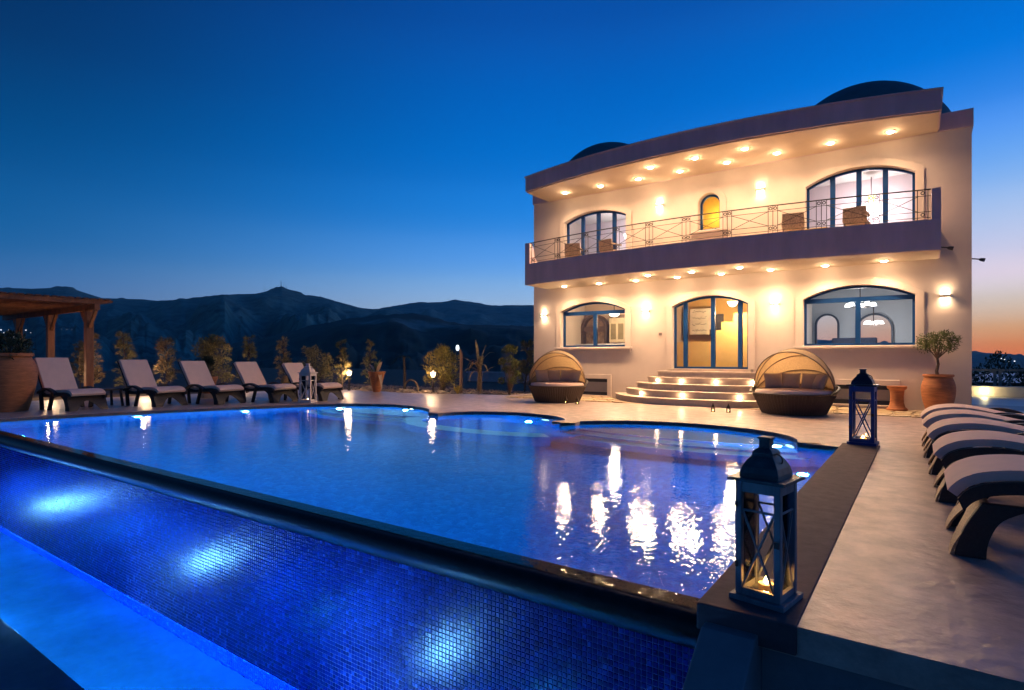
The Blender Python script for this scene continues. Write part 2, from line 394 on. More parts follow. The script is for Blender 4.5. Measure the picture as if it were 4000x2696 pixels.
# pool lamps: round fittings on the walls with the lamp just in front
BLUE = (.03, .58, 1.0); PALE = (.20, .60, 1.0)
fit_m = emit("pool_lamp_glow", (.45, .80, 1.0), 4)
def pool_lamp(x, y, z, nx, ny, power, label, size=.11, c=BLUE, out=.22):
    t = thing("pool_lamp", label, "pool light", (x, y, z), math.atan2(ny, nx), "underwater pool lamps")
    obj("lens", MB().lathe([(size, 0), (size * .9, .02), (.02, .035)], 16).xform(Matrix.Rotation(R(90), 4, 'Y')), fit_m, t)
    obj("rim", MB().lathe([(size + .03, -.005), (size + .03, .012), (size, .014), (size, -.005)], 16).xform(Matrix.Rotation(R(90), 4, 'Y')), iron, t)
    lamp('POINT', (x + nx * out, y + ny * out, min(z, -.16) if z > -.5 else z + .2), power, c, size=.06, name="pool_lamp_light")
PW = 265
pool_lamp(-14.45, 5.8, -.42, 1, -.3, PW, "glowing pool lamp below the first white lounger beside the big pot")
pool_lamp(-13.7, 7.9, -.42, 1, -.4, PW, "glowing pool lamp below the fourth lounger's foot")
pool_lamp(-12.4, 9.82, -.32, .7, -.7, PW * 3.4, "bright pool lamp by the left end of the far steps", .12, PALE, .4)
pool_lamp(-10.4, 10.38, -.14, 0, -1, PW * 3, "pool lamp above the submerged far steps", .1, PALE)
pool_lamp(-6.5, 10.44, -.32, -.2, -1, PW * 8, "bright lamp inside the round spa", .12, PALE, .5)
pool_lamp(-1.62, 9.6, -.36, -.8, -.6, PW * 2.6, "pool lamp at the right end of the near curved steps", .13, PALE)
pool_lamp(-.93, 7.6, -.7, -1, 0, PW * .22, "pool lamp on the right side wall under the dark coping strip")
for x in (-13.2, -10.2, -7.2, -4.2):  # unseen lamps added to even out the pool's blue glow
    pool_lamp(x, 3.175, -1.3, 0, 1, PW * 1.1, "added unseen pool lamp on the inner face of the infinity wall, %s" % {-13.2: "at its far left end", -10.2: "left of the middle", -7.2: "right of the middle", -4.2: "nearest its right end"}[x])
for x, pw_ in ((-13.1, 85), (-7.84, 85), (-3.63, 75)):
    lamp('SPOT', (x, 1.93, -1.49), pw_, (.13, .48, 1.0), spot=130, blend=1, target=(x * .80, 3.0, -.95), size=.085, name="basin_lamp_and_fill")
for x in (-14.6, -12, -10, -8.6, -6, -4.6):  # added fill spots that even out the blue glow on the mosaic
    lamp('SPOT', (x, 1.9, -1.44), 55, (.004, .085, 1.0), spot=140, blend=1, target=(x * .9, 3.0, -.9), size=.4, name="basin_lamp_and_fill")
for x in (-14.5, -11.2, -8.3, -5.6, -2.6):
    lamp('POINT', (x, 1.79, -1.72), 800, (.025, .44, 1.0), size=.1, name="basin_lamp_and_fill")
# ------------------------------------------------------------------ villa
YW = 16.2; YB = 22.4; XL = -10.55; XR = .9
villa = thing("villa", "two storey cream villa with mauve parapets, lit balcony and blue arched windows", "villa", (-4.83, YW, 0))
def V_(mb): return mb.xform(Matrix.Translation((4.83, -YW, 0)))
def vpart(name, mb, m, parent=None, **k): return obj(name, V_(mb), m, parent or villa, **k)
FM = lambda a, b, t: (a, t, b)                    # facade map: (x, z, y)
def arch_top(x, o):
    x0, x1, zb, zs, zt = o; w = (x1 - x0) / 2; s = zt - zs
    if s <= 0: return zs
    Rr = (w * w + s * s) / (2 * s); c = (x0 + x1) / 2
    return zt - Rr + sqrt(max(0, Rr * Rr - (x - c) ** 2))
def opening(o, n=20):
    x0, x1, zb, zs, zt = o; w = (x1 - x0) / 2; s = zt - zs; c = (x0 + x1) / 2
    Rr = (w * w + s * s) / (2 * s); zc = zt - Rr; a0 = math.asin(min(1, w / Rr))
    return [(x0, zb), (x1, zb)] + [(c + Rr * sin(a0 - 2 * a0 * k / n), zc + Rr * cos(a0 - 2 * a0 * k / n)) for k in range(n + 1)]
def grow(o, d, db=None): return (o[0] - d, o[1] + d, o[2] - (d if db is None else db), o[3] + d * .35, o[4] + d)
def shrink(o, d): return (o[0] + d, o[1] - d, o[2] + d, o[3] - d * .3, o[4] - d)
WL = (-9.5, -7.27, 1.55, 2.68, 2.95); DO = (-5.82, -3.76, .91, 2.67, 2.93); WR = (-2.44, -.12, 1.52, 2.68, 2.97)
UL = (-9.36, -7.24, 3.92, 5.53, 5.78); UR = (-2.38, -.12, 3.92, 5.5, 5.8); AW = (-5.07, -4.49, 4.75, 5.46, 5.75)
BW = [(-9.0, -7.86, .05, .56), (-1.8, -.55, .1, .56)]
holes = [opening(o) for o in (WL, DO, WR, UL, UR, AW)] + [[(a, c), (b, c), (b, d), (a, d)] for a, b, c, d in BW]
vpart("wall", MB().slab([(XL, 0), (XR, 0), (XR, 6.3), (XL, 6.3)], holes, YW, YW + .32, FM), plaster)
side = MB(); side.box(XL, XL + .3, YW + .322, YB, 0, 6.3); side.box(XR - .3, XR, YW + .322, YB, 0, 6.3)
vpart("side_wall", MB().box(XL, XL + .3, YW + .322, YB, 0, 6.3), plaster); vpart("side_wall", MB().box(XR - .3, XR, YW + .322, YB, 0, 6.3), plaster)
RA = (-2.85, -2.2, .95, 2.3, 2.62); RB_ = (-1.68, -.74, .95, 2.12, 2.58)
vpart("back_wall", MB().slab([(XL + .3, 0), (XR - .3, 0), (XR - .3, 6.3), (XL + .3, 6.3)], [opening(RA), opening(RB_)], 21.5, 21.75, FM), M("blue_grey_room_wall", (.40, .45, .52), .85, var=.02))
# painted band on top of the walls, roof deck
vpart("parapet_band", MB().slab([(XL - .03, YW - .03), (XR + .03, YW - .03), (XR + .03, YB), (XL - .03, YB)], [[(XL + .25, YW + .25), (XR - .25, YW + .25), (XR - .25, YB - .25), (XL + .25, YB - .25)]], 6.302, 6.69, lambda a, b, t: (a, b, t)), purple)
vpart("roof_deck", MB().box(XL + .25, XR - .25, YW + .25, YB - .25, 6.2, 6.5), purple)
# the bowed roof slab and balcony
def bow(x, y_end, y_mid, c=-4.83, hw=5.17): return y_mid + (y_end - y_mid) * ((x - c) / hw) ** 2
def bowed(x0, x1, ye, ym, yback, n=28, inset=0):
    f = [(x0 + (x1 - x0) * k / n, bow(x0 + (x1 - x0) * k / n, ye, ym) + inset) for k in range(n + 1)]
    return f + [(x1, yback), (x0, yback)]
BX0, BX1 = -10.0, .33
def band(ye, ym, z0, z1, th, x0=BX0, x1=BX1):
    o = bowed(x0, x1, ye, ym, YW - .035)
    i = bowed(x0 + th, x1 - th, ye, ym, YW - .035, inset=th)
    o2 = [o[-1]] + o[:-1]; i2 = [i[-1]] + i[:-1]
    return MB().prism(o2 + i2[::-1], z0, z1)
# roof: soffit plate set inside the fascia, fascia, top
vpart("roof_soffit", MB().prism(bowed(BX0 + .03, BX1 - .03, 14.90, 14.14, YW - .004, inset=.03), 6.31, 6.42), soffit_m)
vpart("roof_fascia", band(14.88, 14.11, 6.345, 6.77, .14), purple)
vpart("roof_cap", MB().prism(bowed(BX0 - .04, BX1 + .04, 14.85, 14.08, YW + .2), 6.772, 6.80), purple)
vpart("balcony_soffit", MB().prism(bowed(BX0 + .03, BX1 - .03, 14.87, 14.25, YW - .004, inset=.03), 3.45, 3.60), soffit_m)
vpart("balcony_floor", MB().prism(bowed(BX0 + .12, BX1 - .12, 14.87, 14.25, YW - .004, inset=.12), 3.602, 3.90), stone_step)
vpart("balcony_fascia", band(14.85, 14.22, 3.455, 4.09, .13), purple)
for x0, x1 in ((BX0, BX0 + .16), (BX1 - .16, BX1)):
    mb = MB().slab([(14.855, 4.092), (YW - .04, 4.092), (YW - .04, 4.15), (15.42, 4.15), (15.2, 4.3), (15.03, 4.74), (14.855, 4.74)], [], x0, x1, lambda a, b, t: (t, a, b))
    vpart("balcony_end_post", mb, purple)
# railing that follows the bow
rail = vpart("balcony_railing", MB().tube([(x, bow(x, 14.93, 14.29), 4.73) for x in [BX0 + .17 + (BX1 - BX0 - .34) * k / 40 for k in range(41)]], .014, 6), iron)
def bar(a, b, r=.008, name="baluster"): vpart(name, MB().tube([a, b], r, 5), iron, rail)
def rp(x, z): return (x, bow(x, 14.93, 14.29), z)
groups = [-9.72, -8.72, -7.72, -6.72, -5.76, -4.79, -3.8, -2.8, -1.82, -.84, .05]
for z in (4.15, 4.27, 4.60):
    vpart("rail", MB().tube([rp(BX0 + .17 + (BX1 - BX0 - .34) * k / 40, z) for k in range(41)], .007, 5), iron, rail)
ringm = MB().lathe([(.022, -.006), (.04, -.006), (.04, .006), (.022, .006), (.022, -.006)], 10, cap=False).xform(Matrix.Rotation(R(90), 4, 'X'))
for i, g in enumerate(groups):
    xs = (g - .1, g, g + .1) if 0 < i < len(groups) - 1 else ((g - .05, g + .09) if i == 0 else (g - .12, g + .06))
    for x in xs: bar(rp(x, 4.10), rp(x, 4.73))
    for x in [(xs[k] + xs[k + 1]) / 2 for k in range(len(xs) - 1)]:
        for z in (4.21, 4.665):
            mb = MB(); mb.v = list(ringm.v); mb.f = list(ringm.f); vpart("rosette", mb.xform(Matrix.Translation(rp(x, z))), iron, rail)
    if i < len(groups) - 1:
        a = g + .1; b = groups[i + 1] - .1
        bar(rp(a, 4.27), rp(b, 4.60), .007, "cross_bar"); bar(rp(a, 4.60), rp(b, 4.27), .007, "cross_bar")
# domes
def dome(cx, cy_, r, zc):
    pr = [(r * cos(R(a)), zc + r * sin(R(a))) for a in range(0, 90, 6)] + [(.02, zc + r)]
    vpart("dome", MB().lathe(pr, 40, (cx, cy_, 0)), dome_m, smooth=True)
dome(-1.35, 19.2, 2.25, 6.6); dome(-9.25, 19.2, 2.05, 6.85)
for x, r_ in ((-1.35, 2.27), (-9.25, 2.07)): vpart("dome_drum", MB().lathe([(r_, 6.501), (r_, 6.86 if x < -5 else 6.62)], 40, (x, 19.2, 0)), dome_m, smooth=True)

# openings: raised surround, frame, mullions, panes
def window(o, mull, transom=None, kind="window", trim=True, sill=True, sub_leaf=()):
    if trim:
        vpart(kind + "_surround", MB().slab(opening(grow(o, .17, .0 if kind == "door" else .17)), [opening((o[0] - .004, o[1] + .004, o[2] + (.002 if kind == "door" else -.004), o[3], o[4] + .004))], YW - .045, YW + .012, FM), plaster, bevel=.012)
    if sill:
        vpart("sill", MB().box(o[0] - .22, o[1] + .22, YW - .10, YW + .30, o[2] - .075, o[2] - .008), plaster, bevel=.012)
    fr = MB().slab(opening(o), [opening(shrink(o, .055))], YW + .14, YW + .22, FM)
    w = vpart(kind, fr, blue_paint, bevel=.006)
    i = shrink(o, .05); xs = [i[0]] + list(mull) + [i[1]]
    lo = i[2]
    if transom:
        vpart("transom", MB().box(i[0], i[1], YW + .13, YW + .215, transom - .055, transom + .055), blue_paint, w)
        n = 16; top = [(i[0] + (i[1] - i[0]) * k / n) for k in range(n + 1)]
        poly = [(i[0], transom + .05), (i[1], transom + .05)] + [(x, max(arch_top(x, i), transom + .051)) for x in top[::-1]]
        vpart("pane", MB().slab(poly, [], YW + .175, YW + .181, FM), glass_m, w)
    for x in mull:
        hw = .055
        vpart("mullion", MB().slab([(x - hw, lo), (x + hw, lo), (x + hw, (transom - .05) if transom else arch_top(x + hw, i)), (x - hw, (transom - .05) if transom else arch_top(x - hw, i))], [], YW + .12, YW + .20, FM), blue_paint, w)
    for a, b in zip(xs[:-1], xs[1:]):
        if transom: poly = [(a, lo), (b, lo), (b, transom - .05), (a, transom - .05)]
        else:
            n = 8; poly = [(a, lo), (b, lo)] + [(b - (b - a) * k / n, arch_top(b - (b - a) * k / n, i)) for k in range(n + 1)]
        vpart("pane", MB().slab(poly, [], YW + .175, YW + .181, FM), glass_m, w)
    return w
window(WL, (-8.35,), 2.62); window(WR, (-1.26,), 2.64)
d = window(DO, (-5.49, -4.72, -4.0), kind="door", sill=False)
vpart("handle", MB().box(-4.79, -4.765, YW + .06, YW + .09, 1.82, 2.0).box(-4.79, -4.765, YW + .06, YW + .13, 1.9, 1.92), iron, d)
vpart("door_sill", MB().box(DO[0] - .1, DO[1] + .1, YW - .12, YW + .3, .842, .907), stone_step)
window(UL, (-8.78, -8.24, -7.7), kind="door", sill=False); window(UR, (-1.8, -1.24, -.7), kind="door", sill=False)
window(AW, (), None)
bwm = M("grey_cellar_glass", (.34, .33, .34), .25, var=.05)
for a, b, c, dd in BW:
    w = vpart("cellar_window", MB().slab([(a, c), (b, c), (b, dd), (a, dd)], [[(a + .06, c + .1), (b - .06, c + .1), (b - .06, dd - .1), (a + .06, dd - .1)]], YW + .10, YW + .17, FM), M("dark_navy_frame", (.012, .018, .035), .4))
    vpart("pane", MB().box(a + .05, b - .05, YW + .14, YW + .15, c + .09, dd - .09), bwm, w)
    vpart("window_surround", MB().slab([(a - .14, c - .04), (b + .14, c - .04), (b + .14, dd + .14), (a - .14, dd + .14)], [[(a - .004, c - .004), (b + .004, c - .004), (b + .004, dd + .004), (a - .004, dd + .004)]], YW - .04, YW + .012, FM), plaster, bevel=.01)
vpart("door_bell", MB().box(-6.22, -6.13, YW - .03, YW + .0, 1.86, 1.94), M("bell_plastic", (.25, .2, .18), .4))

# steps: five curved treads with lamps let into two of the risers
SY = [14.45, 14.80, 15.12, 15.44, 15.76]; SW = [2.65, 2.32, 1.98, 1.65, 1.35]; SZ = [0, .17, .34, .51, .675, .84]
for k in range(5):
    w_ = SW[k]; y0 = SY[k]; pts = []
    for q in range(31):
        t = -1 + 2 * q / 30
        a = abs(t) ** 3.2
        pts.append((-4.8 + w_ * t, y0 + (15.95 - y0) * a))
    mb = MB().prism(pts + [(-4.8 + w_, YW - .002), (-4.8 - w_, YW - .002)], SZ[k] + (0 if k == 0 else -.02), SZ[k + 1] - .045)
    st = vpart("step", mb, stone_step, smooth=True)
    nose = [(x * 1.0 + (.02 if x > -4.8 else -.02), y - .025) for x, y in pts]
    vpart("nosing", MB().prism(nose + [(-4.8 + w_ + .02, YW - .003), (-4.8 - w_ - .02, YW - .003)], SZ[k + 1] - .044, SZ[k + 1]), stone_step, st, bevel=.008)
    if k in (1, 3):
        for dx in ((-1.5, -.25, 1.15, 1.95) if k == 1 else (-1.25, -.5, .42, 1.3)):
            t = dx / w_; y = y0 + (15.95 - y0) * abs(t) ** 3.2
            z = SZ[k] + .075
            vpart("step_lamp", MB().lathe([(.034, 0), (.034, .012), (.02, .018)], 12).xform(Matrix.Translation((-4.8 + dx, y - .004, z)) @ Matrix.Rotation(R(90), 4, 'X')), bulb_m, st)
            lamp('POINT', (-4.8 + dx, y - .07, z), 3.0, WARM, size=.03, name="step_lamp_light")

# ------------------------------------------------------------------ rooms behind the glass
kitchen_m = M("kitchen_wall", (.55, .42, .33), .85, var=.03)
hall_m = M("hall_wall", (.66, .40, .13), .8, var=.04)
vpart("floor_slab", MB().box(XL + .31, XR - .31, YW + .33, 21.49, .70, .90), stone_step)
vpart("floor_slab", MB().box(XL + .31, XR - .31, YW + .33, 21.49, 3.42, 3.90), plaster_in)
vpart("ceiling", MB().box(XL + .31, XR - .31, YW + .33, 21.49, 6.1, 6.19), plaster_in)
for x in (-6.55, -3.05): vpart("room_wall", MB().box(x - .08, x + .08, YW + .33, 21.49, .905, 3.415), kitchen_m if x < -5 else plaster_in)
for x in (-6.2, -3.4): vpart("room_wall", MB().box(x - .08, x + .08, YW + .33, 21.49, 3.905, 6.095), plaster_in)
vpart("room_wall", MB().box(XL + .31, -6.64, 19.2, 19.3, .905, 3.415), kitchen_m, label="brown kitchen back wall")
vpart("room_wall", MB().box(-6.46, -3.14, 19.0, 19.1, .905, 3.415), hall_m, label="amber hall back wall")
vpart("room_wall", MB().box(XL + .31, -6.29, 19.0, 19.1, 3.905, 6.095), M("rose_bedroom_wall", (.72, .62, .66), .9, var=.02))
vpart("room_wall", MB().box(-3.31, XR - .31, 18.6, 18.7, 3.905, 6.095), M("rose_bedroom_wall_right", (.72, .60, .62), .9, var=.02))
vpart("room_wall", MB().box(-6.11, -3.49, 17.2, 17.3, 3.905, 6.095), M("amber_landing_wall", (.75, .42, .06), .8, var=.15, vs=2))
vpart("stair_wall", MB().slab([(-6.4, .905), (-3.15, .905), (-3.15, 2.75), (-4.2, 2.75), (-4.2, 2.55), (-4.6, 2.55), (-4.6, 2.3), (-4.95, 2.3), (-4.95, 2.05), (-5.25, 2.05), (-5.25, 1.7), (-6.4, 1.7)], [], 18.0, 18.15, FM), M("stair_wall", (.66, .44, .17), .8, var=.05))
vpart("stair_shade_panel", MB().box(-5.55, -5.15, 18.9, 18.99, 2.05, 2.6), M("stairwell_shade", (.09, .08, .09), .8))  # solid dark panel standing in for the shade inside the stair opening
# arched frames of the rear windows
for o in (RA, RB_): vpart("rear_window", MB().slab(opening(grow(o, .03, 0)), [opening(shrink(o, .03))], 21.40, 21.49, FM), M("rear_frame", (.015, .03, .06), .4))
# kitchen arch of dark timber and cupboards
karch = (-10.15, -9.3, .91, 2.3, 2.68)
vpart("kitchen_arch", MB().slab(opening(grow(karch, .09, 0)), [opening(karch)], 18.9, 19.19, FM), M("dark_timber", (.09, .055, .04), .5))
vpart("kitchen_shelf", MB().box(-10.14, -9.32, 18.95, 19.10, 2.15, 2.34), M("dark_shelf", (.12, .07, .05), .5))
vpart("kitchen_niche", MB().slab(opening((karch[0] + .01, karch[1] - .01, .92, 2.29, 2.74)), [], 19.12, 19.19, FM), M("niche_brown", (.30, .19, .12), .7, var=.4, vs=5))
cup = vpart("cupboard", MB().box(-9.0, -8.4, 18.7, 19.15, 1.75, 2.6), M("cream_cupboard", (.62, .50, .33), .5))
for x in (-8.84, -8.56): vpart("cupboard_pane", MB().box(x - .1, x + .1, 18.68, 18.69, 1.85, 2.4), M("cupboard_glass", (.22, .17, .09), .3), cup)
def lit(n, lbl, cat, loc, build, pw, c=WARM2, grp=None, dz=0):
    t = thing(n, lbl, cat, loc, 0, grp); build(t)
    lamp('POINT', (0, 0, dz), pw, c, t, size=.12, name=n + "_light"); return t
def bowl(t, r=.2, m=None):
    obj("shade", MB().lathe([(.03, -.11), (r * .6, -.08), (r, .03), (r * .98, .04), (r * .58, -.06), (.02, -.09)], 20), m or bulb_soft, t, smooth=True)
    obj("rod", MB().tube([(0, 0, 0), (0, 0, .55)], .012, 6), iron, t)
lit("pendant_lamp", "glowing white bowl pendant in the kitchen behind the left arched window", "pendant lamp", (-8.2, 17.4, 2.66), lambda t: bowl(t, .21), 150, WARM2, None, -.3)
lit("pendant_lamp", "round glowing bowl pendant in the hall behind the entrance door", "pendant lamp", (-4.47, 17.4, 2.80), lambda t: bowl(t, .15), 190, (1, .66, .30), None, -.3)
def chand(t, r=.3, k=5):
    obj("stem", MB().tube([(0, 0, 0), (0, 0, .75)], .015, 6), iron, t)
    for q in range(k):
        a = 2 * pi * q / k + .3; x, y = r * cos(a), r * sin(a)
        ar = obj("arm", MB().tube([(0, 0, .02), (x * .5, y * .5, -.05), (x, y, .03)], .009, 5), iron, t)
        obj("shade", MB().lathe([(.02, .06), (.05, .05), (.085, -.03), (.08, -.035), (.02, .03)], 12, (x, y, .03)), bulb_white, t, smooth=True)
lit("chandelier", "nearer five shade chandelier behind the right arched window, its shades highest", "chandelier", (-1.32, 17.75, 2.58), lambda t: chand(t, .30), 60, (1, .93, .84), "chandeliers in the right hand room", -.15)
lit("chandelier", "farther five shade chandelier seen low against the rear arched opening", "chandelier", (-1.16, 20.2, 2.22), lambda t: chand(t, .19, 5), 40, (1, .93, .84), "chandeliers in the right hand room", -.12)
lit("ceiling_lamp", "small glowing bulb lamp in the upstairs left room", "ceiling lamp", (-7.95, 17.8, 5.25), lambda t: bowl(t, .09, bulb_white), 110, (1, .88, .84), None, -.2)
lit("wall_lamp", "yellow shaded lamp with hanging cord inside the upstairs right room", "wall lamp", (-1.08, 17.9, 5.42), lambda t: (bowl(t, .11, emit("yellow_shade", (1, .8, .35), 5)), obj("cord", MB().tube([(.05, 0, -.1), (.12, 0, -.3), (.02, 0, -.42), (-.08, 0, -.36)], .007, 5), iron, t)), 120, (1, .86, .82), None, -.2)
lamp('POINT', (-4.8, 16.85, 5.3), 26, (1, .72, .25), villa.parent, size=.1, name="landing_lamp_light")
# art on the hall wall: a pale board with dark brush strokes
art = thing("wall_art", "pale board with lines of dark brush marks on the hall wall", "wall art", (-5.72, 18.6, 2.28))
obj("board", MB().box(-.38, .42, -.03, .03, -.33, .5), M("pale_board", (.72, .62, .54), .8), art)
sm = MB()
for r_ in range(4):
    x = -.3
    while x < .12:
        w_ = random.uniform(.02, .07); h_ = random.uniform(.02, .06); z = .4 - r_ * .2 + random.uniform(-.02, .02)
        sm.beam((x, -.035, z), (x + w_, -.035, z + random.uniform(-h_, h_)), .006, .012); x += w_ * .8
obj("brush_marks", sm, M("ink", (.06, .05, .05), .6), art)
def table_set(n, lbl, x, y, z):
    t = thing(n, lbl, "counter", (x, y, z)); return t
isl = thing("kitchen_counter", "cream kitchen counter seen along the bottom of the left window", "counter", (-8.9, 17.9, .9))
obj("body", MB().box(-.8, .95, -.3, .3, 0, .74), M("counter_body", (.55, .44, .28), .6), isl); obj("worktop", MB().box(-.84, 1.0, -.34, .34, .742, .78), plaster_in, isl)
sofa = thing("sofa", "dark blue sofa back behind the right arched window", "sofa", (-1.55, 19.3, .9))
obj("seat", MB().box(-.55, .55, -.3, .45, .08, .42), M("navy_fabric", (.03, .04, .08), .9), sofa, bevel=.03); obj("backrest", MB().box(-.55, .55, -.42, -.3, .08, .88), M("navy_fabric_back", (.03, .04, .08), .9), sofa, bevel=.03)
yb = thing("yellow_bench", "yellow bench standing on the balcony beside the right hand door", "bench", (-2.2, 15.85, 3.9))
obj("seat", MB().box(-.3, .36, -.16, .16, .36, .46), M("yellow_paint", (.80, .52, .03), .5), yb, bevel=.01)
for sx in (-.26, .32): obj("leg", MB().box(sx - .03, sx + .03, -.15, .15, 0, .358), M("yellow_paint_leg", (.80, .52, .03), .5), yb)
def chair(x, y, rz, lbl):
    c = thing("balcony_chair", lbl, "chair", (x, y, 3.9), rz, "wicker chairs on the balcony")
    wk = M("brown_wicker", (.40, .30, .22), .7, var=.3, vs=30, bump=.6, bs=120)
    obj("seat", MB().box(-.24, .24, -.24, .24, .40, .45), wk, c, bevel=.01)
    obj("backrest", MB().slab([(-.25, .44), (.25, .44), (.23, .75), (-.23, .75)], [], -.02, .02, lambda a, b, t: (a, -.24 + t - (b - .44) * .15, b)), wk, c, bevel=.01)
    for sx in (-.21, .21):
        for sy in (-.21, .21): obj("leg", MB().box(sx - .02, sx + .02, sy - .02, sy + .02, 0, .398), wk, c)
        obj("armrest", MB().box(sx - .025, sx + .025, -.24, .2, .6, .635), wk, c)
chair(-8.66, 15.55, .3, "wicker chair by the left balcony door, left of the pair"); chair(-7.45, 15.6, -.2, "wicker chair by the left balcony door, right of the pair")
chair(-2.52, 15.35, .1, "wicker chair on the balcony left of the right hand door"); chair(-1.22, 15.55, -.1, "wicker chair in front of the right balcony door's middle panes")

# ------------------------------------------------------------------ house lamps
up = [(-8.98, 15.55), (-7.77, 15.55), (-6.58, 15.55), (-5.92, 14.78), (-5.38, 15.55), (-4.71, 14.74), (-4.14, 15.55), (-3.51, 14.78), (-2.93, 15.55), (-1.76, 15.55), (-.57, 15.55)]
lo = [(-9.09, 15.7), (-7.89, 15.7), (-6.72, 15.7), (-6.03, 14.88), (-5.51, 15.7), (-4.85, 14.92), (-4.32, 15.7), (-3.66, 14.88), (-3.11, 15.7), (-1.89, 15.75), (-.7, 15.75)]
od = ["first", "second", "third", "fourth", "fifth", "sixth", "seventh", "last"]
dl_dome = MB().lathe([(.075, .0), (.07, -.018), (.05, -.034), (.015, -.042)], 16)
dl_ring = MB().lathe([(.078, 0), (.105, 0), (.10, -.012), (.078, -.014), (.078, 0)], 20, cap=False)
white_trim = M("white_lamp_trim", (.8, .76, .7), .4)
proto = None
POW_UP, POW_LO = 255, 320
for pts, z, where, pw in ((up, 6.308, "roof soffit", POW_UP), (lo, 3.448, "balcony soffit", POW_LO)):
    ib = jf = 0
    for i, (x, y) in enumerate(pts):
        if y < 15.2: lab = "recessed downlight in the front row of the %s, %s of its three" % (where, ("left", "middle", "right")[jf]); jf += 1
        else: lab = "recessed downlight in the back row of the %s, %s from the left" % (where, od[ib]); ib += 1
        t = thing("downlight", lab, "downlight", (x, y, z), 0, "downlights in the villa's soffits")
        if proto is None: proto = (obj("lens", dl_dome, bulb_m, t, smooth=True), obj("trim_ring", dl_ring, white_trim, t, smooth=True))
        else:
            for p in proto:
                c = p.copy(); col.objects.link(c); c.parent = t
        lamp('SPOT', (x, y, z - .055), pw * (1.05 if y < 15.2 else .85), WARM, spot=178 if y > 15.2 else 145, blend=1.0, target=(x, y - (1.5 if y < 15.2 else .8), z - 2.2), size=.09, name="downlight_light"); lamp('POINT', (x, y, z - .085), 6, WARM, size=.03, name="downlight_halo")
sc_m = M("sconce_plaster", (.70, .60, .48), .7)
sp = None
for x, z, lab in ((-6.19, 5.62, "upstairs left of the small arched window"), (-3.45, 5.62, "upstairs right of the small arched window"), (-10.13, 2.6, "at the villa's far left corner"), (-6.61, 2.58, "between left window and entrance door"), (-3.1, 2.6, "between entrance door and right window"), (.43, 2.6, "on the plain wall above the potted olive tree")):
    t = thing("wall_sconce", "glowing up and down wall sconce " + lab, "wall sconce", (x, YW, z), 0, "wall sconces on the villa")
    if sp is None:
        sp = [obj("body", MB().slab([(-.11, -.035), (.11, -.035), (.11, .035), (-.11, .035)], [], -.10, .0, lambda a, b, q: (a, q, b)), sc_m, t, bevel=.008),
              obj("bulb", MB().box(-.08, .08, -.085, -.02, .036, .045), bulb_m, t), obj("bulb", MB().box(-.08, .08, -.085, -.02, -.045, -.036), bulb_m, t)]
    else:
        for p in sp:
            c = p.copy(); col.objects.link(c); c.parent = t
    for s_ in (1, -1): lamp('SPOT', (0, -.07, .06 * s_), 9, WARM, t, spot=150, blend=.9, size=.03, target=(0, -.07, .06 * s_ + s_), name="sconce_light")
fl = MB().box(-.07, .07, -.18, .0, -.05, .05)
for (x, y, z, lab) in ((.40, 15.15, 3.5, "black floodlight jutting from the balcony's right end"), (1.0, 16.45, 3.38, "black floodlight jutting from the villa's right wall")):
    t = thing("floodlight", lab, "floodlight", (x, y, z))
    obj("arm", MB().tube([(-.1, 0, .05), (.06, -.02, .02)], .015, 6), iron, t)
    obj("head", MB().lathe([(.02, 0), (.035, .03), (.042, .10), (.038, .105)], 12).xform(Matrix.Translation((.04, -.02, .02)) @ Matrix.Rotation(R(105), 4, 'Y')), iron, t, smooth=True)
